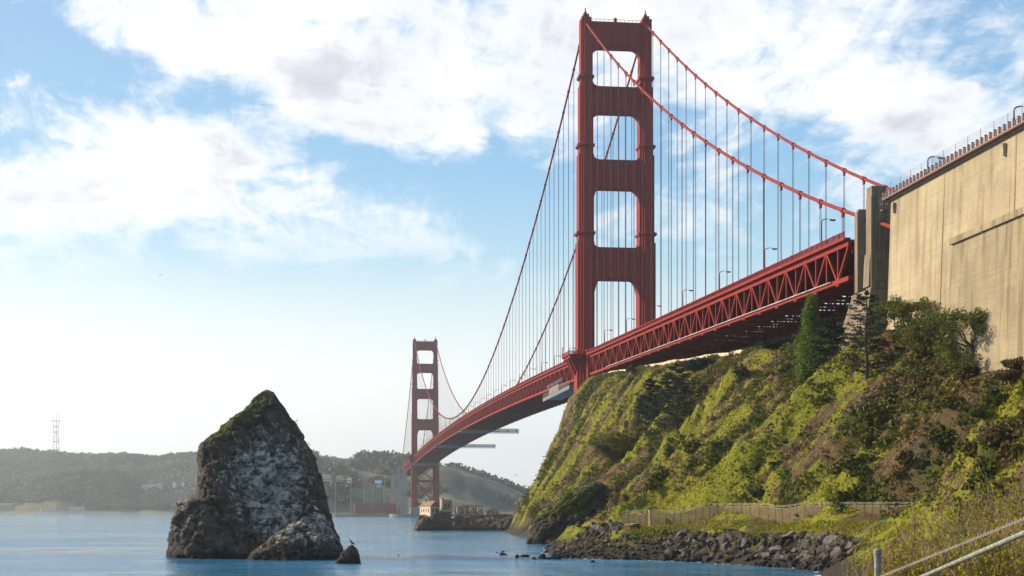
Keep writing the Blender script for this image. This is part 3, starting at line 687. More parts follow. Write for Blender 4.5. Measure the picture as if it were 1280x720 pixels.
# deck
ys = np.arange(Y_S1 - 3, 347, PANEL)
def make_deck():
    b = MB()
    for a, c in zip(ys[:-1], ys[1:]):
        za, zc = zrail(a) - 2.0, zrail(c) - 2.0
        b.bar((0, a, za), (0, c, zc), 27.0, .45)
    D = b.build('deck', M['dark_steel'], BR_)
    r = MB()
    for a, c in zip(ys[:-1], ys[1:]): r.bar((0, a, zrail(a) - 1.72), (0, c, zrail(c) - 1.72), 19.0, .08)
    r.build('roadway', M['asphalt'], D)
    for s in (1, -1):
        t = MB(); x = s * 13.7
        top = lambda y: np.array([x, y, zrail(y) - 2.55]); bot = lambda y: np.array([x, y, zrail(y) - 10.3])
        for i, (a, c) in enumerate(zip(ys[:-1], ys[1:])):
            t.bar(top(a), top(c), .9, 1.15); t.bar(bot(a), bot(c), .85, 1.0)
            t.bar(top(a), bot(a), .5, .42, (1, 0, 0))
            if i % 2 == 0: t.bar(top(a), bot(c), .55, .62, (1, 0, 0))
            else: t.bar(bot(a), top(c), .55, .62, (1, 0, 0))
            # gusset plates
            q = bot(a) if i % 2 else top(a); t.box((x - .32, q[1] - 1.0, q[2] - .9), (x + .32, q[1] + 1.0, q[2] + .9))
        t.build('stiffening_truss', M['red'], D)
        f = MB(); xo = s * 14.35
        for a, c in zip(ys[:-1], ys[1:]): f.bar((xo, a, zrail(a) - 1.62), (xo, c, zrail(c) - 1.62), 1.5, .5)
        f.build('sidewalk', M['red'], D)
        g = MB(); xr = s * 14.9
        for a, c in zip(ys[:-1], ys[1:]):
            za, zc = zrail(a), zrail(c)
            g.bar((xr, a, za - .05), (xr, c, zc - .05), .2, .2); g.bar((xr, a, za - 1.2), (xr, c, zc - 1.2), .16, .22); 
            g.bar((xr, a, za - 1.35), (xr, a, za + .15), .3, .3, (1, 0, 0)); g.bar((xr, (a + c) / 2, (za + zc) / 2 - 1.35), (xr, (a + c) / 2, (za + zc) / 2 + .05), .22, .22, (1, 0, 0))
            n = 14 if a > -60 else 7
            for k in range(1, n):
                y = a + (c - a) * k / n; z = zrail(y); g.bar((xr, y, z - 1.2), (xr, y, z - .1), .13 if n == 14 else .2, .12, (1, 0, 0))
        g.build('railing', M['red'], D)
    fb = MB()
    for i, y in enumerate(ys):
        z = zrail(y); fb.bar((-13.3, y, z - 3.6), (13.3, y, z - 3.6), .45, 2.2)
        fb.bar((-13.3, y, z - 10.2), (13.3, y, z - 10.2), .5, .6)
        if i % 2 == 0: fb.bar((-13.2, y, z - 10), (0, y, z - 4.7), .4, .4); fb.bar((13.2, y, z - 10), (0, y, z - 4.7), .4, .4)
    for a, c in zip(ys[:-2:2], ys[2::2]):
        za, zc = zrail(a) - 10.3, zrail(c) - 10.3
        fb.bar((-13.3, a, za), (13.3, c, zc), .6, .45); fb.bar((13.3, a, za - .02), (-13.3, c, zc - .02), .6, .41)
    for xx in (-10, -6, -2, 2, 6, 10):
        for a, c in zip(ys[:-1], ys[1:]): fb.bar((xx, a, zrail(a) - 2.7), (xx, c, zrail(c) - 2.7), .3, .9)
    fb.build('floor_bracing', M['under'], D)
    w = MB()
    yy = np.arange(55, 330, PANEL)
    for a, c in zip(yy[:-1], yy[1:]): w.tube([(14.5, a, zrail(a) - 9.95), (14.5, c, zrail(c) - 9.95)], .15, 6)
    w.build('utility_pipe', M['pipe_grey'], D)
    for s in (1, -1):           # end posts where the truss meets the towers
        for y0 in (0.0, Y_S):
            for f in (-1, 1):
                e = MB(); y = y0 + f * 12.4; z = zrail(y); e.box((s * 13.7 - 1.3, y - 1.5, z - 12.4), (s * 13.7 + 1.3, y + 1.5, z - .2))
                e.box((s * 13.7 - 1.7, y - 1.9, z - .197), (s * 13.7 + 1.7, y + 1.9, z + .5)); e.build('end_post', M['red'], D)
    return D
make_deck()

# main cables and suspenders
for s in (1, -1):
    x = s * 13.7; b = MB()
    yc = np.concatenate([np.linspace(374, 0, 50), np.linspace(0, Y_S, 150)[1:], np.linspace(Y_S, Y_S1 - 17, 40)[1:]])
    b.tube([(x, y, zcable(y)) for y in yc], .44, 10)
    mc = b.build('main_cable', M['red_cable'], BR_, smooth=True)
    for y in np.concatenate([np.arange(15.24, 340, 15.24), np.arange(-15.24, Y_S + 8, -15.24)]):
        z = zcable(y); dz = (zcable(y + .7) - zcable(y - .7)) / 2; k = MB()
        k.tube([(x, y - .7, z - dz), (x, y + .7, z + dz)], .64, 8); k.box((x - .22, y - .5, z - 1.5), (x + .22, y + .5, z - .55))
        k.build('cable_band', M['red_cable'], mc)
sus = []
for s in (1, -1):
    for y in np.concatenate([np.arange(15.24, 340, 15.24), np.arange(-15.24, Y_S + 8, -15.24), np.arange(Y_S - 15.24, Y_S1 + 8, -15.24)]):
        zt, zb = zcable(y) - 1.2, zrail(y) - 2.2
        if zt > zb + 1.0: sus.append((abs(y - 400), s * 13.7, y, zt, zb))
sus.sort()
rest = MB()
for i, (_, x, y, zt, zb) in enumerate(sus):
    r = .07
    b = MB() if i < 100 else rest
    for dy in (-.42, .42):
        b.tube([(x, y + dy * .8, zt), (x, y + dy, zt - 1.2), (x, y + dy, zb)], r, 5, cap=False)
    if i < 100: b.build('suspender_cable', M['rope'], BR_)
props(rest.build('far_suspender_cables', M['rope'], BR_), kind='stuff')

# ------------------------------------------------------------------ pylon and anchorage
def make_pylon():
    P = empty('bridge_pylon', (14, 357, 30)); props(P, 'tall dark concrete pylon with stepped top beside the anchorage wall', 'pylon')
    b = MB()
    P4 = lambda xa, xb, ya, yb: [(xa, ya), (xb, ya), (xb, yb), (xa, yb)]
    b.prism_z(P4(11.3, 16.9, 342.6, 358.6), 20, 47.5); b.prism_z(P4(11.3, 16.9, 342.6, 358.6), 47.5, 55.5, P4(11.5, 15.8, 347.2, 358.2))
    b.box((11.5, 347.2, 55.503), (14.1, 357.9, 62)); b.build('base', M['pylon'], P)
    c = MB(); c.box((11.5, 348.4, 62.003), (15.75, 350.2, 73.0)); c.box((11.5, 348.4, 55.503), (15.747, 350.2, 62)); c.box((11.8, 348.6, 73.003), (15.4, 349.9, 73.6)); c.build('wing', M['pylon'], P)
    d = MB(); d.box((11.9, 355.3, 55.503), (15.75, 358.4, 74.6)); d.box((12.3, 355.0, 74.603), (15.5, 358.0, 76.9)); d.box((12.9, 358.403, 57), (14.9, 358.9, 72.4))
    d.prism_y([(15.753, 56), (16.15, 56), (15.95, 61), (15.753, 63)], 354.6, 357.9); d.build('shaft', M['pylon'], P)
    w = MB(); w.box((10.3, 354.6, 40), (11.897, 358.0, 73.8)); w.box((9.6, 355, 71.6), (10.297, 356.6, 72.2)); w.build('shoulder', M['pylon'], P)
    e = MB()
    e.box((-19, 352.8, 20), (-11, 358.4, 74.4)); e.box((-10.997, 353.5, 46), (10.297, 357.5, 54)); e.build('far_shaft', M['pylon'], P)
    dk = MB(); dk.bar((0, 345.5, zrail(345.5) - 2.1), (0, 369.5, zrail(369.5) - 2.1), 20.0, 1.2); dk.build('deck_span', M['pier'], P)
make_pylon()

def make_anchorage():
    A = empty('bridge_anchorage', (10, 440, 30)); props(A, 'massive tan concrete anchorage wall above the trees on the right', 'anchorage')
    Yn, Yf = 369.0, 600.0; zt = lambda y: 72.0
    b = MB()
    xt, xb = 15.6, 17.6
    V = []
    for y in (Yn, Yf): V += [(-15, y, 15), (xb, y, 15), (xt, y, 71.6), (-15, y, 71.6)]
    b.add(V, [(0, 1, 2, 3), (7, 6, 5, 4), (0, 4, 5, 1), (1, 5, 6, 2), (2, 6, 7, 3), (3, 7, 4, 0)])
    b.build('wall', M['concrete'], A)
    # thicker lower wall with sloped end
    y0, y1 = 405.5, 600.0
    c = MB()
    xo = 18.9
    c.add([(15, y0 - 5, 20), (xo + .9, y0 - 5, 20), (xo - .4, y0 + .2, 56.2), (15, y0 + .2, 56.2), (15, y1, 20), (xo + .9, y1, 20), (xo - .4, y1, 56.2), (15, y1, 56.2)],
          [(0, 1, 2, 3), (7, 6, 5, 4), (0, 4, 5, 1), (1, 5, 6, 2), (2, 6, 7, 3), (3, 7, 4, 0)])
    c.box((15, y0 - .3, 56.203), (xo + .1, y1, 57.3))
    c.build('lower_wall', M['concrete2'], A)
    # a raised shaft of joint and drain on the face
    for yy in (395.5, 424.5, 455):
        d = MB(); d.bar((17.55, yy, 20), (15.62, yy, 71.0), .10, .12, (0, 1, 0)); d.build('drain_pipe', M['concrete2'], A)
    for yy in (371.5, 420.5):
        d = MB(); d.box((15.7, yy - .3, 68.6), (16.3, yy + .3, 70.6)); d.build('rain_spout', M['stone'], A)
    e = MB()
    e.box((13.4, Yn - 1.5, 71.803), (16.9, Yf, 72.15)); e.box((14.0, Yn - .8, 71.4), (16.1, Yf, 71.8)); e.build('walkway', M['rail_brown'], A)
    g = MB()
    for k, yy in enumerate(np.arange(Yn - 1, Yf, 1.75)):
        g.box((16.7, yy - .16, 72.15), (16.95, yy + .16, 73.2)); g.box((16.65, yy - .26, 73.203), (17.0, yy + .26, 73.34))
        g.box((16.72, yy + .5, 72.15), (16.9, yy + .68, 73.0))
    for z in (72.6, 73.0): g.bar((16.82, Yn - 1, z), (16.82, Yf, z), .08, .12)
    g.build('railing', M['rail_brown'], A)
    h = MB()
    for yy in np.arange(Yn + 2, Yf, 5.2): h.bar((16.5, yy, 72.15), (16.5, yy, 75.0), .07, .07)
    for z in np.arange(73.9, 75.05, .18): h.bar((16.5, Yn + 2, z), (16.5, Yf, z), .012, .03)
    h.build('safety_screen', M['grey_steel'], A)
    k = MB()   # little caged platform at the corner
    for dx in (0, 1.1):
        for dy in (0, 1.3): k.bar((15.7 + dx, Yn - 2.6 + dy, 70), (15.7 + dx, Yn - 2.6 + dy, 72.4), .1, .1)
    for z in (70, 71.2, 72.4): k.bar((15.7, Yn - 2.6, z), (16.8, Yn - 2.6, z), .1, .1); k.bar((16.8, Yn - 2.6, z), (16.8, Yn - 1.3, z), .1, .1); k.bar((15.7, Yn - 2.6, z), (15.7, Yn - 1.3, z), .1, .1)
    k.box((15.6, Yn - 2.7, 69.8), (16.9, Yn - 1.2, 70))
    k.build('corner_platform', M['dark_steel'], A)
make_anchorage()

# ------------------------------------------------------------------ lamps
def make_lamp(loc, h, label, group, side, parent_proto=None, mat='red', thick=1.0):
    if parent_proto is None:
        L = empty('street_lamp', loc); b = MB()
        b.tube([(0, 0, 0), (0, 0, .5)], .24, 8); b.tube([(0, 0, .5), (0, 0, h * .9)], [.15 * thick, .10 * thick], 8)
        arc = [(-(1.1 * (1 - math.cos(a))) , 0, h * .9 + .8 * math.sin(a)) for a in np.linspace(0, math.pi / 2, 6)] + [(-2.2, 0, h * .9 + .78)]
        b.tube(arc, .095 * thick, 8)
        b.build('pole', M[mat], L, loc=WL[L.name])
        c = MB(); c.box((-3.3, -.24, h * .9 + .45), (-2.0, .24, h * .9 + .74)); c.box((-3.2, -.18, h * .9 + .36), (-2.3, .18, h * .9 + .447))
        c.build('lantern', M['dark_steel'], L, loc=WL[L.name])
    else:
        L = parent_proto.copy(); COL.objects.link(L); L.location = loc
        for ch in parent_proto.children:
            c = ch.copy(); COL.objects.link(c); c.parent = L
    L.rotation_euler = (0, 0, 0 if side > 0 else math.pi)
    props(L, label, 'street lamp', group); return L
lamp0 = None
for s in (1, -1):
    for i, y in enumerate(np.arange(320, Y_S1, -45.72)):
        if abs(y) < 14 or abs(y - Y_S) < 14: continue
        side = 'near' if s > 0 else 'far'
        where = ('right of the near tower' if y > 0 else 'between the two towers' if y > Y_S else 'beyond the far tower')
        lab = f'red street lamp on the {side} railing {where}'
        lp = make_lamp((s * 13.4, y, zrail(y) - 1.55), 7.6, lab, 'street lamps along the bridge deck', s, lamp0)
        lamp0 = lamp0 or lp
for y, lab in ((389.0, 'street lamp on top of the tan anchorage wall near its left end'), (424.6, 'street lamp on the anchorage wall at the right edge of the photo')):
    make_lamp((16.2, y, 72.15), 3.1, lab, 'street lamps on the anchorage', 1, None, 'dark_steel', 1.5)

# ------------------------------------------------------------------ hanging scaffolds
def scaffold(name, label, y, x0, x1, z, wid, h, tall=False):
    S = empty(name, ((x0 + x1) / 2, y, z)); props(S, label, 'scaffold', 'maintenance platforms under the bridge deck')
    b = MB(); b.box((x0, y - wid / 2, z), (x1, y + wid / 2, z + .6))
    for xx in np.arange(x0, x1 - 1, 3.0): b.bar((xx, y + wid / 2, z - 1.0), (xx + 1.5, y + wid / 2, z), .25, .25); b.bar((xx + 1.5, y + wid / 2, z), (xx + 3, y + wid / 2, z - 1.0), .25, .25)
    b.bar((x0, y + wid / 2, z - 1.0), (x1, y + wid / 2, z - 1.0), .3, .3)
    b.build('platform', M['grey_steel'], S)
    r = MB()
    for xx in np.arange(x0, x1 + .1, 2.0):
        for f in (-1, 1): r.bar((xx, y + f * wid / 2, z + .6), (xx, y + f * wid / 2, z + .6 + h), .16, .16)
    for f in (-1, 1):
        for zz in np.arange(z + 1.1, z + .7 + h, .8 if tall else .6): r.bar((x0, y + f * wid / 2, zz), (x1, y + f * wid / 2, zz), .12, .2)
    r.build('guard_rail', M['grey_steel'], S)
    for k in range(7):
        xx = x0 + 1.5 + (x1 - x0 - 4) * k / 6 + random.uniform(-.4, .4); c = MB(); c.box((xx, y - .8, z + .603), (xx + random.uniform(.6, 1.8), y + .8, z + 1 + random.uniform(.3, 1.9))); c.build('equipment', M['dark_steel'], S)
    for xx in (13.7, -13.7):
        if x0 < xx < x1: g = MB(); g.bar((xx, y, z + .6), (xx, y, zrail(y) - 10.8), .4, .4); g.build('hanger', M['grey_steel'], S)
scaffold('maintenance_platform', 'long grey platform hung under the main span, nearer the near tower', -600, -34, 16, 74.4, 5, 2.6)
scaffold('maintenance_platform', 'long grey platform hung under the main span, nearer the far tower', -880, -46, 17, 73.4, 5, 2.6)
scaffold('maintenance_platform', 'grey platform wrapped around the far tower under the deck', -1258, -20, 21, 66.0, 6, 2.4)
def netted():
    S = empty('netted_scaffold', (14, -62, 66)); props(S, 'grey netted scaffold clinging to the truss just left of the near tower', 'scaffold')
    b = MB(); b.box((8, -104, 65.6), (17.6, -20, 66.4)); b.build('platform', M['netting'], S)
    r = MB()
    for y in np.arange(-104, -19, 3.5): r.bar((17.5, y, 66.4), (17.5, y, 71.5 if -92 < y < -40 else 68.2), .16, .16, (1, 0, 0))
    for z in (67.2, 68.1): r.bar((17.5, -104, z), (17.5, -20, z), .12, .16)
    for z in (70.6, 71.4): r.bar((17.5, -91, z), (17.5, -41, z), .12, .16)
    r.build('guard_rail', M['grey_steel'], S)
    n = MB(); n.box((17.56, -82, 66.5), (17.62, -52, 69.6)); n.box((17.56, -104, 64.6), (17.62, -20, 66.3)); n.build('netting', M['netting'], S)
netted()

# ------------------------------------------------------------------ rocks
def loc_frame(u, d, z=0.0):
    p = W(u, HZ, d); p[2] = z; return p
def rock_mesh(base_u, d, left, right, ratio, seed, amp, nlev=130, nang=190, skew=0.0, sup=2.6, strat=(0, 0.5, 0.3), back=1.0, corners=None):
    """a sea rock from its left and right outline (survey pixels at distance d); depth = ratio x width. Returns world verts, faces and local data"""
    px = d / FPX; o = loc_frame(base_u, d)
    zl = lambda v: CAM[2] + (HZ - v) * px
    lz = np.array([[zl(v), (u - base_u) * px] for u, v in left]); rz_ = np.array([[zl(v), (u - base_u) * px] for u, v in right])
    lz = lz[np.argsort(lz[:, 0])]; rz_ = rz_[np.argsort(rz_[:, 0])]
    ztop = max(lz[-1, 0], rz_[-1, 0])
    zs = np.concatenate([np.linspace(-3, ztop, nlev - 1) , [ztop]])
    L = np.interp(zs, lz[:, 0], lz[:, 1]); Rr = np.interp(zs, rz_[:, 0], rz_[:, 1])
    th = np.linspace(0, 2 * math.pi, nang, endpoint=False)
    c = (L + Rr) / 2; w = np.maximum((Rr - L) / 2, .05); w[-1] = .02
    dep = ratio * (w * .8 + .2 * w[0] * (1 - (zs / ztop).clip(0, 1)))
    ct, st = np.cos(th), np.sin(th)
    rr = (np.abs(ct) ** sup + np.abs(st) ** sup) ** (-1 / sup)
    if corners:                      # a few broad facets meeting at edges
        pc = [(math.radians(a_), r_) for a_, r_ in corners]; px_ = [(r_ * math.cos(a_), r_ * math.sin(a_)) for a_, r_ in pc]; rp = np.zeros_like(th)
        for q in range(len(pc)):
            a0, a1 = pc[q][0], pc[(q + 1) % len(pc)][0]; a1 = a1 if a1 > a0 else a1 + 2 * math.pi
            (x1, y1), (x2, y2) = px_[q], px_[(q + 1) % len(pc)]
            for sh in (0, 2 * math.pi):
                n_ = (th + sh >= a0 - 1e-9) & (th + sh <= a1 + 1e-9); rp[n_] = (x1 * y2 - x2 * y1) / (ct[n_] * (y2 - y1) - st[n_] * (x2 - x1))
        rr = rp * .8 + rr * .2 * .9
    A = c[:, None] + w[:, None] * (rr * ct)[None]; B = dep[:, None] * (rr * st)[None] * np.where(st > 0, back, 1.0)[None] + skew * zs[:, None]
    Zz = np.repeat(zs[:, None], nang, 1)
    P = np.stack([A, B, Zz], -1)
    # push along the outward horizontal direction (mostly in depth at the outline, so the outline stays)
    nrm = np.stack([ct[None] * np.ones_like(A), st[None] * np.ones_like(A), 0.25 + 0 * A], -1); nrm /= np.linalg.norm(nrm, axis=-1)[..., None]
    Q = P / (w[0] * .55) + seed
    cs, sn = math.cos(strat[1]), math.sin(strat[1])
    Qr = np.stack([Q[..., 0] * cs + Q[..., 2] * sn, Q[..., 1], -Q[..., 0] * sn + Q[..., 2] * cs], -1)
    disp = (fbm(Q * .9, 4) * 1.0 + ridged(Qr * np.array([1.1, 1.1, 2.3]), 5, .55) * .55 + ridged(Q * 3.1 + 9, 4, .6) * .26 + fbm(Q * 8, 4, .65) * .20 + ridged(Q * 13, 3, .6) * .07)
    bl, ed = worley(Qr * np.array([2.6, 1.6, 1.3]) + fbm(Q * 1.5, 3)[..., None] * .5, 30.5); bl2, ed2 = worley(Qr * np.array([6.5, 4.2, 3.6]) + fbm(Q * 4, 2)[..., None] * .4, 60.5)
    disp = disp * .6 + ridged(Q * np.array([2.2, 2.2, 1.2]) + 4, 5, .6) * .34  + bl * .42 - (1 - sstep(ed, 0, .10)) * .06 - (1 - sstep(ed, 0, .22)) * .12 + bl2 * .34 - (1 - sstep(ed2, 0, .2)) * .07 + ridged(Qr * np.array([9., 9., 14.]), 4, .6) * .15 + fbm(Q * 20, 3, .6) * .11
    edge = (.20 + .80 * np.abs(st)[None]) * np.minimum(1, w / (w[0] * .38))[:, None]
    P = P + nrm * (disp * amp * edge)[..., None]
    Wd = o + P[..., 0:1] * RT + P[..., 1:2] * FW + P[..., 2:3] * np.array([0, 0, 1.0])
    n, k = Wd.shape[:2]; idx = np.arange(n * k).reshape(n, k); idn = np.roll(idx, -1, 1)
    Fq = np.stack([idx[:-1], idx[1:], idn[1:], idn[:-1]], -1).reshape(-1, 4)
    CR_LAST[0] = np.maximum(1 - sstep(ed, 0, .13), .7 * (1 - sstep(ed2, 0, .12)))
    return Wd.reshape(-1, 3), Fq, P, disp, th
CR_LAST = [None]
def attr(o, name, arr):
    if 'crack' not in o.data.attributes: k = o.data.attributes.new('crack', 'FLOAT', 'POINT'); k.data.foreach_set('value', np.asarray(CR_LAST[0], np.float32).ravel())
    a = o.data.attributes.new(name, 'FLOAT', 'POINT'); a.data.foreach_set('value', np.asarray(arr, np.float32).ravel())

M['stack_rock'] = rock_mat('stack_rock', (0.105, 0.083, 0.068), (0.72, 0.67, 0.61), 0.9, (0.13, 0.125, 0.02), True, 1.2, (0.3, 0.6, 0.2), .75, (.42, .72))
M['cliff_rock'] = rock_mat('outcrop_rock', (0.085, 0.068, 0.05), None, 0, (0.15, 0.16, 0.02), True, .6, (0.2, -0.9, 0.3), .6, (.42, .75))
M['point_rock'] = rock_mat('point_rock', (0.12, 0.09, 0.065), None, 0, None, True, .8, (0.1, 0.3, 0), .35)
M['boulder'] = rock_mat('boulder_rock', (0.125, 0.097, 0.072), None, 0, None, True, 1.3, (0.4, 0.2, 0), 1.6)
def vary_boulder():
    m = M['boulder']; tr = m.node_tree; bs = [n for n in tr.nodes if n.type == 'BSDF_PRINCIPLED'][0]; src = bs.inputs['Base Color'].links[0].from_socket
    hs = tr.nodes.new('ShaderNodeHueSaturation'); oi = tr.nodes.new('ShaderNodeObjectInfo'); mr = tr.nodes.new('ShaderNodeMapRange'); mr.inputs[3].default_value = .35; mr.inputs[4].default_value = 1.5
    tr.links.new(oi.outputs['Random'], mr.inputs[0]); tr.links.new(mr.outputs[0], hs.inputs['Value']); mr2 = tr.nodes.new('ShaderNodeMapRange'); mr2.inputs[3].default_value = 1.5; mr2.inputs[4].default_value = .5
    tr.links.new(oi.outputs['Random'], mr2.inputs[0]); tr.links.new(mr2.outputs[0], hs.inputs['Saturation']); tr.links.new(src, hs.inputs['Color']); tr.links.new(hs.outputs[0], bs.inputs['Base Color'])
vary_boulder()
def build_stack():
    left = [(327, 485), (321, 489), (313, 496), (305, 508), (297, 516), (284, 528), (264, 542), (246, 556), (244, 570), (243, 592), (242, 612), (236, 622), (222, 631), (214, 645), (210, 665), (208, 696), (206, 715)]
    right = [(331, 485), (338, 489), (345, 500), (353, 512), (363, 526), (375, 546), (387, 565), (398, 585), (403, 600), (408, 622), (414, 645), (422, 668), (429, 690), (431, 700), (433, 715)]
    S = empty('sea_stack', loc_frame(322, 300)); props(S, 'tall pointed dark sea rock streaked white, standing in the water', 'sea stack')
    V, Fq, P, disp, th = rock_mesh(322, 300, left, right, .82, 3.7, 3.2, 190, 300, skew=.14, corners=[(0, 1), (62, 1.05), (125, 1.02), (180, 1), (238, 1.12), (312, 1.08)])
    o = mobj('rock', V, Fq, M['stack_rock'], S)
    a, b, z = P[..., 0], P[..., 1], P[..., 2]
    gu = np.exp(-(((a - 3.5) / 8) ** 2 + ((z - 14.5) / 9.5) ** 2)) * 1.2 + .5 * np.exp(-(((a + 13) / 5) ** 2 + ((z - 8) / 5) ** 2)) + .5 * np.exp(-(((a - 9) / 5) ** 2 + ((z - 4) / 4) ** 2)) - .28
    mo = np.exp(-(((a + 4 + (z - 28) * -.95) / 3.2) ** 2)) * sstep(z, 20, 25) * .75 + .55 * np.exp(-(((a - 11) / 3.0) ** 2 + ((z - 21) / 7) ** 2)) + .35 * np.exp(-(((a + 8) / 2) ** 2 + ((z - 15) / 5) ** 2))
    attr(o, 'guano', gu); attr(o, 'moss', mo)
    # the low ledge leaning on its front
    V, Fq, P, disp, th = rock_mesh(372, 283, [(390, 640), (378, 648), (362, 657), (345, 668), (325, 685), (312, 695), (306, 702), (304, 715)], [(392, 640), (402, 644), (412, 662), (422, 680), (428, 692), (431, 704), (432, 715)], .55, 8.1, 1.7, 70, 120, skew=.30)
    o = mobj('ledge', V, Fq, M['stack_rock'], S)
    attr(o, 'guano', .0 + .35 * sstep(P[..., 2], 1, 6)); attr(o, 'moss', 0 * P[..., 0] - .3)
    V, Fq, P, disp, th = rock_mesh(438, 262, [(439, 681), (436, 683), (430, 690), (424, 697), (418, 706), (416, 716)], [(441, 681), (445, 685), (449, 694), (451, 705), (452, 716)], .9, 5.5, .55, 40, 60)
    q = mobj('low_rock', V, Fq, M['stack_rock']); attr(q, 'guano', 0 * P[..., 0] - .2); attr(q, 'moss', 0 * P[..., 0] - .3)
    center_origin(q); props(q, 'small dark rock at the right foot of the pointed sea stack', 'rock')
build_stack()
def build_outcrop():
    left = [(744, 602), (735, 605), (722, 612), (708, 618), (697, 628), (684, 638), (672, 648), (666, 656), (661, 668), (658, 678), (656, 690)]
    right = [(750, 602), (757, 606), (764, 616), (769, 628), (773, 640), (777, 652), (781, 664), (783, 675), (785, 690)]
    V, Fq, P, disp, th = rock_mesh(720, 412, left, right, .62, 12.3, 2.6, 110, 200, skew=.1, strat=(0, -.9, 0))
    o = mobj('rock_outcrop', V, Fq, M['cliff_rock'])
    a, b, z = P[..., 0], P[..., 1], P[..., 2]
    attr(o, 'moss', sstep(z, 5.5, 9) * sstep(-(a - 7 - (z - 12) * .3), -2, 5) * (.2 + .4 * (ridged(np.stack([a * .12, z * .2, b * .1], -1), 3) > 0))); attr(o, 'guano', 0 * a)
    center_origin(o); props(o, 'dark rounded shore outcrop with grass on its left shoulder', 'rock outcrop')
    # shrubs clinging to it
    k = np.where(((sstep(z, 4, 7) * sstep(-(a + 1 - (z - 10) * .4), -1, 2) > .5).ravel()) & (RNG.uniform(0, 1, len(V)) < .028))[0]
    C0 = V[k]; C0 = np.repeat(C0, 10, 0) + RNG.normal(size=(len(k) * 10, 3)) * .45
    Vl, Fl = leaf_quads(C0, RNG.uniform(.25, .5, len(C0)))
    props(mobj('outcrop_scrub', Vl, Fl, M['pine_leaf']), 'low green scrub growing over the shore outcrop', 'ground cover', kind='stuff')
build_outcrop()

def ridge_rock(name, d, top, front, back, seed, amp, mat):
    us = np.arange(top[0][0] - 6, top[-1][0] + 6, 1.0); px = d / FPX
    vt = np.interp(us, [t[0] for t in top], [t[1] for t in top]); zt = CAM[2] + (HZ - vt) * px
    bs_ = np.linspace(-front, back, 90)
    A, B = np.meshgrid(us, bs_)
    f = np.where(B < 0, 1 - (np.abs(B) / front) ** 1.6, 1 - (B / back) ** 2)
    P3 = np.stack([A * px * .11, B * .11, 0 * A + seed], -1)
    Z = -4 + (zt[None] + 4) * np.clip(f + .4 * (1 - f) * (ridged(P3 * 1.2, 4) + .45), 0, 1.04) ** .6
    bl, ed = worley(np.stack([A * px * .28, B * .28, Z * .2], -1), 9.5)
    Z = Z + (fbm(P3 * 2.5, 5, .6) * amp + bl * amp * .55 + ridged(P3 * 7, 4, .6) * amp * .3) * np.clip(1.15 - f, .22, 1) * sstep(Z, .6, 4.5)
    Z[0] = Z[-1] = -4.0; Z[:, 0] = Z[:, -1] = -4.0; Z[1] = np.minimum(Z[1], .6 * Z[2])
    V = np.stack([CAM[0] + 0 * A, CAM[1] + 0 * A, Z], -1)
    V[..., :2] += (d + B)[..., None] * FW[:2] + ((A - 640) * px)[..., None] * RT[:2]
    n, k = A.shape; idx = np.arange(n * k).reshape(n, k)
    Fq = np.stack([idx[:-1, :-1], idx[:-1, 1:], idx[1:, 1:], idx[1:, :-1]], -1).reshape(-1, 4)
    return mobj(name, V.reshape(-1, 3), Fq, mat)
o = ridge_rock('point_rocks', 690, [(516, 666), (519, 655), (524, 645), (545, 642), (560, 643), (564, 648), (567, 649), (570, 645), (590, 644), (615, 645), (625, 643), (650, 643), (672, 643), (700, 641)], 14, 22, 4, 2.4, M['point_rock'])
props(o, kind='structure')

o = ridge_rock('point_rocks', 612, [(640, 668), (644, 655), (652, 650), (664, 651), (676, 648), (690, 647), (710, 648), (726, 655)], 15, 14, 9, 2.2, M['point_rock']); props(o, kind='structure')
def fbox(mb, u0, u1, v0, v1, d, dep):
    px = d / FPX; p = []
    for dd in (0, dep):
        for (u, v) in ((u0, v1), (u1, v1), (u1, v0), (u0, v0)):
            q = W(640, HZ, d + dd) + RT * (u - 640) * px; q[2] = CAM[2] + (HZ - v) * px; p.append(q)
    mb.add(p, [(0, 1, 2, 3), (7, 6, 5, 4), (0, 4, 5, 1), (1, 5, 6, 2), (2, 6, 7, 3), (3, 7, 4, 0)]); return p
def fpoly(mb, foot, v0, v1, dref):
    """a wall block on a footprint of (u, distance) corners, from survey height v1 up to v0 at dref"""
    zz = [CAM[2] + (HZ - v) * dref / FPX for v in (v1, v0)]; n = len(foot); V = []
    for z in zz:
        for u, d in foot: q = W(u, HZ, d); q[2] = z; V.append(q)
    mb.add(V, [tuple(range(n)), tuple(range(n, 2 * n))[::-1]] + [(k, n + k, n + (k + 1) % n, (k + 1) % n) for k in range(n)]); return V
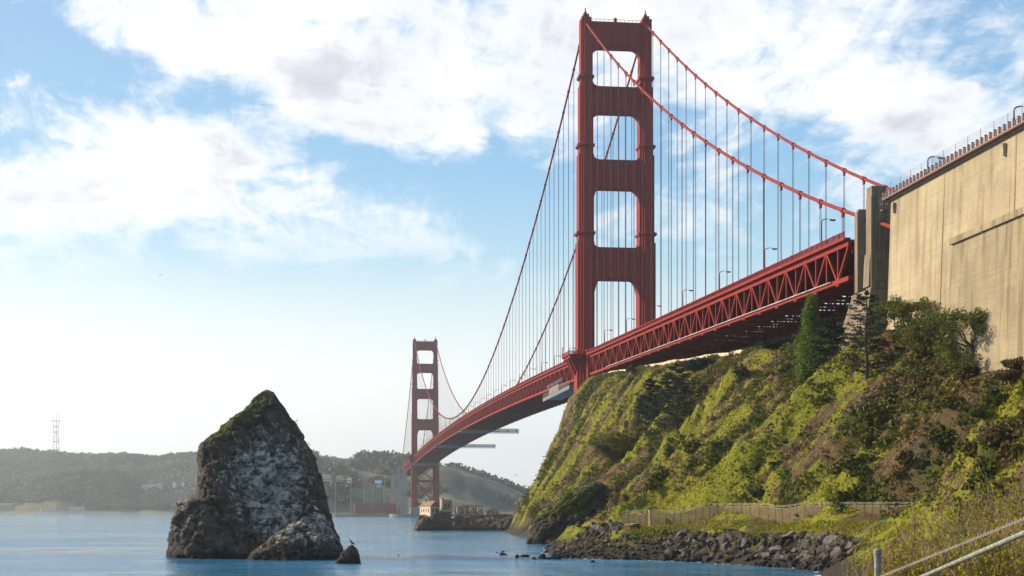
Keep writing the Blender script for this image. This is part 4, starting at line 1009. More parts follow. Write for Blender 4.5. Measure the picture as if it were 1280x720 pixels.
def point_buildings():
    H = empty('stone_house', loc_frame(537, 684, 6)); props(H, 'small pale house with a pitched brown roof at the tip of the rocky point', 'house')
    b = MB(); F1 = [(524.8, 697), (538, 683), (549.5, 692), (536.5, 706)]; V = fpoly(b, F1, 633, 648, 690); b.build('wall', M['plaster'], H)
    r = MB(); V = [np.array(q) for q in V[4:]]; cen = sum(V) / 4; E = [cen + (q - cen) * 1.08 for q in V]; up = np.array([0, 0, 2.6])
    ra, rb = (E[1] + E[2]) / 2 + up, (E[0] + E[3]) / 2 + up; lo = np.array([0, 0, .003]); E = [q + lo for q in E]
    r.add(E + [ra, rb], [(0, 1, 4, 5), (2, 3, 5, 4), (1, 2, 4), (3, 0, 5), (0, 3, 2, 1)]); r.build('roof', M['roof_brown'], H)
    def wins(a, c, fr, z0, z1):
        for f0, f1 in fr:
            p, q = a + (c - a) * f0, a + (c - a) * f1; w = MB(); t = (c - a) / np.linalg.norm(c - a); nn = np.array([t[1], -t[0], 0]); nn = nn if nn @ (CAM - a) > 0 else -nn
            pts = [p.copy(), q.copy(), q.copy(), p.copy()]
            for k, z in enumerate((z0, z0, z1, z1)): pts[k][2] = z
            w.add([x + nn * .06 for x in pts] + [x - nn * .1 for x in pts], [(0, 1, 2, 3), (7, 6, 5, 4), (0, 4, 5, 1), (1, 5, 6, 2), (2, 6, 7, 3), (3, 7, 4, 0)]); w.build('window', M['dark_open'], H)
    zt = V[0][2]; wins(V[0], V[1], ((.12, .2), (.34, .42), (.56, .64), (.78, .86)), zt - 2.6, zt - 1.0); wins(V[1], V[2], ((.2, .34), (.6, .78)), zt - 2.8, zt - 1.0)
    c = MB(); fbox(c, 531.5, 534, 624, 630.5, 698, 1.2); fbox(c, 532.1, 533.4, 622.8, 623.98, 698.2, .8); c.build('chimney', M['stone'], H)
    B = empty('block_house', loc_frame(557, 692, 6)); props(B, 'square flat topped dark masonry block behind the pale house on the point', 'building')
    b = MB(); fpoly(b, [(549.8, 704), (552.5, 693), (565, 694), (563, 706)], 624.5, 646, 695); fpoly(b, [(549.8, 703), (551.6, 697), (555, 697.4), (554, 704)], 622.8, 624.45, 695); b.build('wall', M['stone'], B)
    w = MB(); fbox(w, 555.6, 557.2, 630, 634, 692.9, .5); fbox(w, 560, 561.8, 630, 634, 693.2, .5); w.build('window', M['dark_open'], B)
    c = MB(); fbox(c, 548, 565, 637.6, 639.2, 689, 3); c.build('ledge', M['plaster'], B)
    Rn = empty('ruined_building', loc_frame(592, 690, 6)); props(Rn, 'long low ruin with a flat sagging roof on the middle of the point', 'ruin')
    b = MB()
    for (u0, u1, v0) in ((570, 577, 634.5), (579, 586, 634), (588, 596, 634.5), (598, 603, 635.5)): fbox(b, u0, u1, v0, 650, 690, 6)
    fbox(b, 570, 604, 640, 650, 690.3, 5)
    for u0 in (569, 578, 587.5, 597): fpoly(b, [(u0, 698), (u0 + 2.2, 687.5), (u0 + 4.5, 688.5), (u0 + 3, 698)], 634.2, 650, 690)
    b.build('wall', M['plaster'], Rn)
    c = MB(); p = fbox(c, 573, 605, 632.4, 633.8, 689, 8); fbox(c, 576, 597, 631.3, 632.38, 690, 5); c.build('roof', M['stone'], Rn)
    Wl_ = MB(); 
    for (u0, u1, v0) in ((608, 612, 638), (612.02, 617, 636), (617.02, 622, 636.6), (622.02, 624, 639)): fbox(Wl_, u0, u1, v0, 650, 689, 4)
    center_origin(props(Wl_.build('ruined_wall', M['stone']), 'broken thick masonry wall at the right end of the ruins', 'wall'))
    S = empty('tan_shed', loc_frame(645, 660, 6)); props(S, 'small tan box shed at the foot of the cliff by the point', 'shed')
    b = MB(); fbox(b, 641, 648.5, 637, 645, 655, 4); b.build('wall', M['plaster'], S)
    c = MB(); fbox(c, 640.6, 649, 636.2, 636.98, 654.6, 4.8); c.build('roof', M['stone'], S)
point_buildings()

# ------------------------------------------------------------------ boulders along the shore
def boulder_variants(n):
    out = []
    import bmesh
    for k in range(n):
        bm = bmesh.new(); bmesh.ops.create_icosphere(bm, subdivisions=3, radius=1.0)
        V = np.array([v.co[:] for v in bm.verts]); Fc = [tuple(v.index for v in f.verts) for f in bm.faces]; bm.free()
        # cut flat facets, then roughen
        for _ in range(15):
            nrm = RNG.normal(size=3); nrm /= np.linalg.norm(nrm); h = RNG.uniform(.34, .72)
            dd = V @ nrm; V = V - np.outer(np.maximum(dd - h, 0), nrm)
        V = V * 1.25 * (1 + .02 * fbm(V * 2.5 + k * 7, 4)[:, None]) * np.array([RNG.uniform(.85, 1.25), RNG.uniform(.7, 1.0), RNG.uniform(.6, .9)])
        out.append((V, np.array(Fc)))
    return out
def build_boulders():
    var = boulder_variants(10); meshes = [mesh_data('boulder', V, Fc, M['boulder']) for V, Fc in var]
    cand = []
    shore = lambda x, y: ground(x, y)
    def scatter(n, poly, r0, r1, zmin, zmax, sink):
        poly = np.array(poly); t = 0; k = 0
        while k < n and t < n * 60:
            t += 1
            i = random.randrange(len(poly) - 1); f = random.random(); c = poly[i] * (1 - f) + poly[i + 1] * f
            u, d = c[0] + random.gauss(0, 6), c[1] + random.gauss(0, c[2])
            p = W(u, HZ, d); z = shore(p[0], p[1])
            if not (zmin < z < zmax): continue
            r = random.uniform(r0, r1) * random.choice((.6, .8, 1, 1, 1.25)); cand.append((p[0], p[1], max(z, -.5) + r * sink, r)); k += 1
    # (u, d, spread in d)
    scatter(420, [(830, 284, 6), (900, 275, 6), (960, 258, 6), (1010, 243, 6), (1060, 234, 6), (1130, 222, 6)], .6, 1.4, -1.2, 4.7, .2)
    scatter(180, [(870, 280, 7), (960, 258, 7), (1010, 243, 7), (1060, 234, 7)], .45, .8, .5, 5.0, .35)
    scatter(420, [(700, 300, 10), (740, 300, 12), (790, 294, 10), (850, 284, 8), (900, 274, 4)], .3, .75, -.9, 3.8, .3)
    scatter(170, [(735, 318, 8), (760, 312, 8), (790, 306, 6)], .5, 1.1, .8, 6.0, .35)
    scatter(60, [(690, 330, 14), (700, 345, 14), (720, 350, 14)], .4, 1.1, -1.2, 3, .3)
    for u, v, r in ((622, 691, .5), (629, 690, .8), (630, 694, 1.0), (646, 697, .8), (655, 696, 1.1), (668, 699, .9), (676, 698, 1.2), (684, 699, .8), (695, 699, 1.4), (498, 694, .3), (524, 663.5, .9), (529, 663.3, .8), (740, 703, .7), (682, 686, .5)):
        d = 9.42 * FPX / (v - HZ); p = W(u, HZ, d); cand.append((p[0], p[1], r * .02, r))
    cand.sort(key=lambda c: -c[3] / np.hypot(c[0] - CAM[0], c[1] - CAM[1]))
    RV, RF, off = [], [], 0
    for i, (x, y, z, r) in enumerate(cand):
        rot = [random.uniform(-.5, .5), random.uniform(-.5, .5), random.uniform(0, 6.28)]
        if i < 300:
            o = bpy.data.objects.new('boulder', meshes[i % 10]); COL.objects.link(o)
            o.location = (x, y, z); o.rotation_euler = rot; s = r * random.uniform(.9, 1.15); o.scale = (s, s, s)
            if y < 345 or z < .5: lab, gr = 'dark wet boulder lying at the edge of the water below the bank', 'dark boulders at the waterline'
            elif r < .8: lab, gr = 'small grey brown boulder in the stone pile on the shore bank', 'small boulders of the shore bank'
            else: lab, gr = 'big angular grey brown boulder in the stone bank below the screen fence', 'big boulders of the shore bank'
            props(o, lab, 'boulder', gr)
        else:
            V, Fc = var[i % 10]; cz, sz = math.cos(rot[2]), math.sin(rot[2])
            Rm = np.array([[cz, -sz, 0], [sz, cz, 0], [0, 0, 1]])
            RV.append((V * r) @ Rm.T + np.array([x, y, z])); RF.append(Fc + off); off += len(V)
    # pebbly filler between the boulders
    for _ in range(1400):
        u = random.uniform(695, 1130); d = np.interp(u, [695, 800, 900, 1000, 1130], [300, 292, 276, 247, 224]) + random.gauss(0, 7)
        p = W(u, HZ, d); z = shore(p[0], p[1])
        if not -.4 < z < 5: continue
        r = random.uniform(.15, .42); V, Fc = var[_ % 10]
        RV.append(V * r + np.array([p[0], p[1], z + r * .3])); RF.append(Fc + off); off += len(V)
    props(mobj('shore_stones', np.concatenate(RV), np.concatenate(RF), M['boulder']), 'smaller stones filling the shore below the bank', 'stones', kind='stuff')
build_boulders()

def shore_foam():
    m = simple('foam', (0.75, 0.78, 0.78), .8, .1, 3.0); P = []
    for _ in range(40000):
        x, y = random.uniform(40, 110), random.uniform(180, 480)
        if abs(ground(x, y) + .15) < .28 and mnoise.noise(Vector((x * .18, y * .18, 3))) > .05: P.append((x, y))
        if len(P) > 420: break
    V, Fc = [], []
    for x, y in P:
        n = 7; o = len(V); r = random.uniform(.12, .5); a0 = random.uniform(0, 6)
        for k in range(n): a = a0 + k / n * 6.283; q = r * random.uniform(.5, 1.2); V.append((x + q * math.cos(a), y + q * 1.6 * math.sin(a), .03 + .0001 * (o % 97)))
        Fc.append(tuple(range(o, o + n)))
    props(mobj('shore_foam', V, Fc, m), 'thin white foam where the water washes the shore stones', 'foam', kind='stuff')
shore_foam()

# ------------------------------------------------------------------ trees and bushes
def limb(mb, p, q, r0, r1, n=6, wob=.06):
    p = np.array(p, float); q = np.array(q, float); L = np.linalg.norm(q - p); pts = []; k = 5
    for i in range(k + 1):
        f = i / k; pts.append(p * (1 - f) + q * f + (RNG.normal(size=3) * wob * L * math.sin(f * math.pi)))
    mb.tube(pts, list(np.linspace(r0, r1, k + 1)), n); return pts
def tree(name, label, cat, kind, loc, h, w, leafmat, group=None, dens=1.0):
    T = empty(name, loc); props(T, label, cat, group)
    tb = MB(); C = []; S = []
    def puff(c, r, n, s, flat=1.0):
        d = RNG.normal(size=(n, 3)); d /= np.linalg.norm(d, axis=1)[:, None]; d *= (RNG.uniform(0.2, 1, n) ** .5)[:, None] * r; d[:, 2] *= flat
        C.append(np.array(c) + d); S.append(RNG.uniform(.6, 1.3, n) * s)
    if kind == 'column':
        limb(tb, (0, 0, 0), (0, 0, h * .9), h * .025, h * .006, 7, .01)
        for k in range(150):
            f = random.uniform(.06, 1); rad = w * .5 * (math.sin(math.pi * min(1, f * .93 + .12)) ** .6) * (1 - .5 * f); a = random.uniform(0, 6.28); rr = rad * random.uniform(.4, 1)
            c = (rr * math.cos(a), rr * math.sin(a), h * f * .97)
            if k % 5 == 0: limb(tb, (0, 0, max(.2, c[2] - rr * 1.2)), c, .07, .02, 4)
            puff(c, w * .17 * random.uniform(.6, 1.2), 64, .34, 1.5)
    elif kind == 'layered':
        limb(tb, (0, 0, 0), (0, 0, h * .97), h * .03, h * .006, 8, .015)
        for k in range(46):
            f = .10 + .88 * (k / 45) + random.uniform(-.02, .02); a = k * 2.4 + random.uniform(-.5, .5)
            L = w * .5 * (1.05 - f) ** .55 * random.uniform(.55, 1.15) * (.75 if f < .2 else 1)
            q = np.array([L * math.cos(a), L * math.sin(a), h * f + L * .22])
            pts = limb(tb, (0, 0, h * f - L * .1), q, h * .010 * (1.2 - f), .03, 5, .05)
            for j in range(6):
                s = .38 + .62 * j / 5; c = np.array([0, 0, h * f - L * .1]) * (1 - s) + q * s
                c[2] += .15; puff(c + RNG.normal(size=3) * L * .06, (L * .17 + .35) * (.75 + .25 * dens), int(60 * dens), .24, .24)
    elif kind == 'broad':
        limb(tb, (0, 0, 0), (0, 0, h * .45), h * .04, h * .025, 8, .03)
        for k in range(22):
            a = k * 2.4; f = random.uniform(.22, 1.0); L = w * .5 * random.uniform(.35, 1.0) * (1.15 - .55 * abs(f - .6) * 2 * .7)
            q = np.array([L * math.cos(a), L * math.sin(a), h * f * .92]); st_ = np.array([0, 0, h * min(f * .6, random.uniform(.15, .45))])
            limb(tb, st_, q, h * .018, h * .005, 5, .08)
            for j in range(7):
                c = q + RNG.normal(size=3) * np.array([w * .10, w * .10, h * .06]); c[2] = min(c[2], h * .98)
                limb(tb, st_ * .3 + q * .7, c, .05, .015, 3)
                puff(c, w * .085 * random.uniform(.7, 1.3), 95, .21, .75)
    elif kind == 'shrub':
        for k in range(9):
            a = random.uniform(0, 6.28); L = w * .42 * random.uniform(.2, 1); q = (L * math.cos(a), L * math.sin(a), h * random.uniform(.5, .9))
            limb(tb, (0.1 * math.cos(a), .1 * math.sin(a), -.3), q, .06, .015, 4)
        for k in range(46):
            d = RNG.normal(size=3); d /= np.linalg.norm(d); rr = random.uniform(.45, 1)
            c = np.array([d[0] * w * .5 * rr, d[1] * w * .5 * rr, abs(d[2]) * h * .86 * rr + .1]); puff(c, min(w, h) * .15 * random.uniform(.6, 1.2), 42, .24, .8)
    tr = tb.build('trunk' if kind != 'shrub' else 'stems', M['bark'], T, loc=loc)
    V, Fq = leaf_quads(np.concatenate(C), np.concatenate(S), flat=.3 if kind == 'layered' else 0)
    mobj('crown', V, Fq, leafmat, T, loc=loc)
    return T
def at(u, v, dz=-.3):
    p = hit(u, v); p = p.copy(); p[2] = ground(p[0], p[1]) + dz; return p
def atd(u, d, dz=-.3):
    p = W(u, HZ, d); p[2] = ground(p[0], p[1]) + dz; return p
def tree_px(name, label, cat, kind, u, v_base, v_top, wpx, mat, d=None, group=None, dens=1.0):
    p = atd(u, d) if d else at(u, v_base)
    dist = float((p - CAM) @ FW); px = dist / FPX
    h = CAM[2] + (HZ - v_top) * px - p[2]
    return tree(name, label, cat, kind, p, max(h, 1.0), wpx * px, mat, group, dens)
tree_px('columnar_tree', 'narrow bright green columnar tree left of the concrete pylon', 'tree', 'column', 1014, 452, 373, 48, M['poplar_leaf'], d=345)
tree_px('cypress_tree', 'tall tiered dark cypress in front of the pylon foot', 'tree', 'layered', 1083, 470, 366, 92, M['cypress_leaf'], d=286, dens=.36)
tree_px('cypress_tree', 'dark spreading cypress just right of the bright columnar tree', 'tree', 'layered', 1040, 462, 398, 74, M['cypress_leaf'], d=318)
tree_px('conifer_tree', 'dark conifer highest in the ravine of the far cliff', 'tree', 'layered', 878, 530, 452, 66, M['cypress_leaf'], d=440)
tree_px('conifer_tree', 'broad dark conifer in the middle of the ravine on the far cliff', 'tree', 'layered', 846, 562, 458, 84, M['cypress_leaf'], d=415)
tree_px('conifer_tree', 'small dark conifer at the left edge of the ravine', 'tree', 'layered', 815, 540, 474, 46, M['cypress_leaf'], d=446)
tree_px('conifer_tree', 'low dark conifer under the middle of the truss on the slope', 'tree', 'layered', 972, 470, 428, 60, M['cypress_leaf'], d=388)
tree_px('cypress_tree', 'flat topped small cypress on the cliff above the outcrop', 'tree', 'broad', 766, 580, 541, 50, M['shrub_leaf'])
tree_px('broad_tree', 'rounded dark green tree against the anchorage wall above the slope', 'tree', 'broad', 1214, 462, 382, 100, M['pine_leaf'], d=256)
tree_px('broad_tree', 'darker leaning tree left of the rounded tree below the anchorage', 'tree', 'broad', 1170, 456, 396, 76, M['shrub_leaf'], d=268)
tree_px('broad_tree', 'olive green bushy tree at the left corner of the anchorage wall', 'tree', 'broad', 1144, 442, 368, 84, M['pine_leaf'], d=280)
tree_px('broad_tree', 'large dark green tree on the slope near the right edge', 'tree', 'broad', 1240, 540, 486, 64, M['shrub_leaf'], d=222)
tree_px('broad_tree', 'brownish tree at the right edge below the anchorage wall', 'tree', 'broad', 1275, 500, 448, 64, M['dry_leaf'], d=222)
def slope_shrubs():
    protos = {}
    for key, mat in (('green', 'shrub_leaf'), ('olive', 'pine_leaf'), ('brown', 'dry_leaf')):
        for k in range(2): 
            protos[(key, k)] = None
    spots = []
    for (u, v, r, key, n) in ((1180, 500, 30, 'green', 6), (1150, 480, 26, 'brown', 6), (1200, 470, 22, 'brown', 5), (1250, 560, 28, 'brown', 7), (1190, 560, 30, 'green', 6), (1100, 520, 30, 'green', 5), (1090, 580, 34, 'green', 5), (900, 480, 24, 'green', 6), (925, 460, 20, 'green', 4), (860, 560, 16, 'green', 4),
                              (800, 470, 22, 'green', 4), (930, 630, 40, 'green', 5), (820, 600, 24, 'olive', 4), (1120, 430, 20, 'olive', 5), (1050, 610, 30, 'olive', 5), (780, 560, 24, 'green', 3), (1220, 610, 24, 'olive', 6), (1010, 455, 24, 'green', 4), (1160, 600, 26, 'brown', 4)):
        for _ in range((n + 1) // 2): spots.append((u + random.gauss(0, r * .6), v + random.gauss(0, r * .4), key))
    txt = {'green': ('dark green shrub growing on the steep hillside', 'dark green hillside shrubs'), 'olive': ('olive yellow shrub growing on the steep hillside', 'olive hillside shrubs'), 'brown': ('brown twiggy shrub on the right part of the hillside', 'brown hillside shrubs')}
    mats = {'green': M['shrub_leaf'], 'olive': M['pine_leaf'], 'brown': M['dry_leaf']}
    for i, (u, v, key) in enumerate(spots):
        p = at(u, v, -.25)
        if p[2] < 10.5: continue
        k = (key, i % 2)
        if protos[k] is None:
            protos[k] = tree('hillside_shrub', txt[key][0], 'shrub', 'shrub', p, 2.4, 3.6, mats[key], txt[key][1]); T = protos[k]
        else:
            T = protos[k].copy(); COL.objects.link(T); T.location = p
            for ch in protos[k].children: c = ch.copy(); COL.objects.link(c); c.parent = T
        s = random.uniform(.55, 1.35); T.scale = (s, s, s * random.uniform(.8, 1.1)); T.rotation_euler = (0, 0, random.uniform(0, 6.28))
slope_shrubs()

# low wall along the road edge under the deck
def road_wall():
    b = MB(); pts = [(14.0, y, ground(14.0, y) + .2) for y in np.arange(46, 262, 6.0)]
    for p, q in zip(pts[:-1], pts[1:]): b.bar(p, q, .45, 1.5)
    center_origin(props(b.build('road_wall', M['plaster']), 'low cream wall along the cliff top under the bridge deck', 'wall'))
road_wall()

# ------------------------------------------------------------------ screen fence on the bank
M['screen'] = None
def build_screen():
    m, t, bs, out = mat_new('windscreen_cloth'); p = pos(t); n = t.noise(p, .8, 5, .6)
    t.l(t.mix(t.maprange(n, .3, .7), (0.21, 0.155, 0.085), (0.15, 0.11, 0.06)), bs.inputs['Base Color']); bs.inputs['Roughness'].default_value = .9; bs.inputs['Specular IOR Level'].default_value = .1
    tr = t.n('ShaderNodeBsdfTransparent'); mx = t.n('ShaderNodeMixShader'); mx.inputs[0].default_value = .36
    t.l(bs.outputs[0], mx.inputs[1]); t.l(tr.outputs[0], mx.inputs[2]); t.l(mx.outputs[0], out.inputs[0]); M['screen'] = m
    line = [(778, 303), (814, 298), (860, 292), (905, 286), (960, 272), (1005, 261), (1060, 251), (1110, 244), (1150, 238)]
    P = [];
    for (a, b) in zip(line[:-1], line[1:]):
        for f in np.linspace(0, 1, 6)[:-1]:
            u, d = a[0] + (b[0] - a[0]) * f, a[1] + (b[1] - a[1]) * f; q = W(u, HZ, d); q[2] = min(max(ground(q[0], q[1]), 6.2), 7.6); P.append(q)
    Fn = empty('screen_fence', P[len(P) // 2]); props(Fn, 'long tan screened fence on steel posts at the foot of the hillside', 'fence')
    s = MB()
    for p, q in zip(P[:-1], P[1:]):
        a, b = p.copy(), q.copy(); a[2] += 1.15; b[2] += 1.15; s.bar(a, b, .03, 2.5)
    s.build('screen', m, Fn)
    r = MB()
    for p, q in zip(P[:-1], P[1:]):
        for h in (2.42, 2.75, 2.95): a, b = p.copy(), q.copy(); a[2] += h; b[2] += h; r.bar(a, b, .04, .05)
    r.build('top_wire', M['rail_post'], Fn)
    for k, p in enumerate(P):
        b = MB(); hh = 3.1 if k % 2 else 2.75
        b.tube([p + np.array([0.06, 0, -.5]), p + np.array([0.06, 0, hh - .35]), p + np.array([.28, 0.1, hh])], .035, 6); b.build('post', M['rail_post'], Fn)
    for u, d, v, lab in ((800, 298.5, 642.5, 'small white notice at the left end of the screen fence'), (840, 293.5, 641.5, 'white notice on the screen fence left of the bench'), (987.5, 264, 639.5, 'white square notice on the right half of the screen fence')):
        b = MB(); fbox(b, u - 1.3, u + 1.3, v - 1.6, v + 1.6, d - .6, .06); center_origin(props(b.build('notice_sign', M['white']), lab, 'sign'))
    # pale gate post
    b = MB(); q = W(812.5, HZ, 296.5); z = ground(q[0], q[1]); b.box((q[0] - .19, q[1] - .19, z - .2), (q[0] + .19, q[1] + .19, z + 3.0)); b.box((q[0] - .25, q[1] - .25, z + 3.003), (q[0] + .25, q[1] + .25, z + 3.15))
    center_origin(props(b.build('gate_post', M['plaster']), 'pale square post at a break in the screen fence', 'post'))
    # bench
    q = W(852, HZ, 286.5); q[2] = ground(q[0], q[1]); B = empty('park_bench', q); props(B, 'wooden bench facing the water in front of the screen fence', 'bench')
    def loc(a, b_, z): return q + RT * a - FW * b_ + np.array([0, 0, z])
    s = MB(); 
    for k in range(3): s.bar(loc(-.95, .05 + .17 * k, .48), loc(.95, .05 + .17 * k, .48), .14, .05)
    s.build('seat', M['wood'], B)
    s = MB()
    for k in range(3): s.bar(loc(-.95, -.08 - .03 * k, .66 + .17 * k), loc(.95, -.08 - .03 * k, .66 + .17 * k), .05, .14)
    s.build('backrest', M['wood'], B)
    for a in (-.8, .8):
        for bb in (.02, .42):
            s = MB(); s.bar(loc(a, bb, -.05), loc(a, bb, .45), .09, .09); s.build('leg', M['dark_steel'], B)
    # drift log on the stones
    a, b2 = W(766, HZ, 303), W(802, HZ, 297); a[2] = ground(a[0], a[1]) + .35; b2[2] = ground(b2[0], b2[1]) + .55
    l = MB(); l.tube([a, a * .6 + b2 * .4 + np.array([0, 0, .1]), b2], [.3, .27, .18], 8)
    center_origin(props(l.build('drift_log', M['wood'], smooth=True), 'long grey drift log lying across the stones on the shore', 'log'))
build_screen()

# ------------------------------------------------------------------ the far shore
RIDGES = [  # distance, reach to the front, reach to the back, outline
 (4700, 900, 1500, [(-300, 560), (0, 567), (30, 566), (60, 569), (100, 573), (150, 576), (200, 577), (245, 574), (300, 571), (400, 572), (470, 585), (560, 620), (600, 640)]),
 (7700, 700, 900, [(-60, 645), (20, 612), (95, 580), (112, 571), (128, 565.5), (138, 564), (150, 566.5), (165, 566), (178, 567), (192, 572), (205, 580), (250, 606), (330, 645)]),
 (3950, 330, 500, [(-300, 612), (0, 612), (40, 607), (70, 600), (95, 595), (120, 594), (150, 597), (175, 610), (215, 614), (250, 610), (330, 612), (380, 620), (450, 640)]),
 (3050, 650, 900, [(240, 645), (300, 610), (345, 584), (370, 576), (405, 571.5), (440, 573), (470, 574), (500, 577), (545, 578), (570, 586), (600, 597), (630, 608), (656, 617), (700, 631), (740, 640)]),
 (2480, 330, 420, [(290, 645), (340, 622), (380, 606), (420, 604), (470, 606), (500, 611), (560, 620), (600, 632), (640, 642)]),
]
def far_height(U, D):
    Z = np.full(U.shape, -12.0)
    for (d0, f, b, pts) in RIDGES:
        v = np.interp(U, [p[0] for p in pts], [p[1] for p in pts]); zt = CAM[2] + (HZ - v) * d0 / FPX
        # the crest wanders in depth so that it is a hill, not a wall
        sh = fbm(np.stack([U * .012, 0 * U + d0, 0 * U], -1), 3) * f * .3
        t = np.where(D < d0 + sh, (d0 + sh - D) / f, (D - d0 - sh) / b)
        Z = np.maximum(Z, -12 + (zt + 12) * (1 - sstep(t, 0, 1)))
    X = D * (U - 640) / FPX
    n = fbm(np.stack([X * .0045, D * .0045, 0 * X], -1), 5, .55)
    return Z + n * 16 * sstep(Z, 6, 60) + 0
def build_far_hills():
    us = np.arange(-420, 1000, 3.0); ds = np.concatenate([np.arange(2060, 3400, 22), np.arange(3400, 5400, 45), np.arange(5400, 9000, 140)])
    U, D = np.meshgrid(us, ds); Z = far_height(U, D)
    V = np.stack([CAM[0] + D * FW[0] + D * (U - 640) / FPX * RT[0], CAM[1] + D * FW[1] + D * (U - 640) / FPX * RT[1], Z], -1)
    n, k = U.shape; idx = np.arange(n * k).reshape(n, k)
    Fq = np.stack([idx[:-1, :-1], idx[:-1, 1:], idx[1:, 1:], idx[1:, :-1]], -1).reshape(-1, 4)
    m, t, bs, out = mat_new('far_hillside'); p = pos(t)
    n1 = t.noise(p, .006, 8, .6); n2 = t.noise(p, .03, 7, .65)
    c = t.mix(t.maprange(n1, .40, .6), (0.05, 0.055, 0.034), (0.17, 0.15, 0.085)); c = t.mix(t.math('MULTIPLY', t.maprange(n2, .45, .7), .6), c, (0.10, 0.075, 0.05))
    sp = t.n('ShaderNodeSeparateXYZ'); t.l(p, sp.inputs[0])
    c = t.mix(t.maprange(sp.outputs[2], 2.0, 7.0, 1, 0), c, (0.20, 0.17, 0.14))
    t.l(c, bs.inputs['Base Color']); bs.inputs['Roughness'].default_value = .95; bs.inputs['Specular IOR Level'].default_value = .05
    props(mobj('far_hills', V.reshape(-1, 3), Fq, m, smooth=True), kind='structure')
    # woods on them
    C, S = [], []
    N = 150000; uu = RNG.uniform(-40, 700, N); dd = RNG.uniform(2150, 5000, N)
    zz = far_height(uu, dd); X = dd * (uu - 640) / FPX
    den = fbm(np.stack([X * .0022, dd * .0022, 0 * X + 4], -1), 4); den = np.where(uu > 395, .5 * den + fbm(np.stack([X * .011, dd * .006, 0 * X + 8], -1), 4), den)
    keep = (zz > 9) & (den > np.where(uu > 395, -.05 + .06 * (dd < 2700) + .24 * (uu > 545), -.5)) & (RNG.uniform(0, 1, N) < np.where(dd > 3400, .9, .5))
    uu, dd, zz, X = uu[keep], dd[keep], zz[keep], X[keep]; n = len(uu)
    base = np.stack([CAM[0] + dd * FW[0] + X * RT[0], CAM[1] + dd * FW[1] + X * RT[1], zz], 1)
    h = RNG.uniform(7, 13, n)
    per = 7
    off = RNG.normal(size=(n, per, 3)) * np.array([.34, .34, .28]); off[..., 2] += .55
    Cc = base[:, None] + off * h[:, None, None]
    Vv, Ff = leaf_quads(Cc.reshape(-1, 3), np.repeat(h * .5, per))
    props(mobj('far_woods', Vv, Ff, M['wood_leaf']), 'woods covering the hills of the far shore', 'woods', kind='stuff')
build_far_hills()
def far_pt(u, v, d): return W(u, v, d)
def fort():
    Fo = empty('brick_fort', loc_frame(470, 2010)); props(Fo, 'low red brick fort at the waterside left of the far tower', 'fort')
    b = MB(); fbox(b, 441, 492, 631, 648, 2000, 70); b.build('wall', M['brick'], Fo)
    c = MB(); fbox(c, 440.6, 492, 629.2, 630.98, 1999, 72); c.build('parapet', M['brick'], Fo)
    w = MB()
    for u in np.arange(446, 490, 3.4):
        for v in (634.2, 638.4): fbox(w, u, u + .9, v, v + 1.2, 1999.5, .6)
    w.build('gun_port', M['dark_open'], Fo)
    e = MB(); fbox(e, 440.5, 444, 629.5, 645, 1998, 5); e.build('corner_bastion', M['stone'], Fo)
    s = MB(); fbox(s, 420, 505, 642.6, 650, 1985, 40); center_origin(props(s.build('sea_wall', M['stone']), 'low stone sea wall in front of the brick fort', 'sea wall'))
    # concrete pylons of the far approach
    def pyl(u0, u1, vt, d, lab, sx=14):
        P = empty('approach_pylon', loc_frame((u0 + u1) / 2, d)); props(P, lab, 'pylon')
        b = MB(); fbox(b, u0, u1, vt + 8, 648, d, sx); b.build('shaft', M['far_concrete'], P)
        c = MB(); fbox(c, u0 + .7, u0 + (u1 - u0) * .42, vt, vt + 7.98, d + 1, sx - 2); fbox(c, u0 + (u1 - u0) * .6, u1 - .7, vt + 3, vt + 7.98, d + 1, sx - 2); c.build('crown', M['far_concrete'], P)
    pyl(495.5, 508, 583, 2005, 'grey concrete approach pylon close to the left of the far tower')
    pyl(488.5, 494, 588, 2050, 'thin pale concrete pylon standing above the brick fort', 10)
    # viaduct curving away to the left
    Vd = empty('approach_viaduct', far_pt(440, 610, 2450)); props(Vd, 'thin red approach viaduct curving left behind the fort', 'viaduct')
    pts = [far_pt(u, v, d) for u, v, d in ((500, 594, 2230), (492, 597, 2225), (480, 599.5, 2220), (465, 601, 2215), (445, 601.5, 2215), (420, 600, 2225), (398, 598.5, 2240))]
    b = MB()
    for p, q in zip(pts[:-1], pts[1:]): b.bar(p, q, 12, 1.3); b.bar(p - np.array([0, 0, 3.4]), q - np.array([0, 0, 3.4]), 1.2, .6)
    b.build('deck', M['faded_red'], Vd)
    for f in np.linspace(.4, len(pts) - 1.2, 8):
        i = int(f); p = pts[i] * (1 - f + i) + pts[i + 1] * (f - i); c = MB(); c.bar(p - np.array([0, 0, 1.7]), (p[0], p[1], 4), 1.5, 1.5); c.build('pier', M['far_concrete'], Vd)
    # pale boxes of the works beside the arch
    for u0, u1, v0, v1, d, lab in ((468.5, 477, 600.5, 604.5, 2190, 'white site cabin on top of the works beside the arch'), (471.5, 477.5, 605.3, 609.5, 2195, 'white site cabin below the other by the viaduct')):
        b = MB(); C_ = empty('site_cabin', far_pt((u0 + u1) / 2, v1, d)); props(C_, lab, 'cabin'); fbox(b, u0, u1, v0, v1, d, 8); b.build('body', M['white'], C_)
        c = MB(); fbox(c, u0 - .2, u1 + .2, v1, v1 + .6, d - .5, 9)
        for uu in (u0 + .6, u1 - .6): c.bar(far_pt(uu, v1 + .6, d + 3), far_pt(uu, 630, d + 3), 1.2, 1.2)
        c.build('frame', M['dark_steel'], C_)
fort()
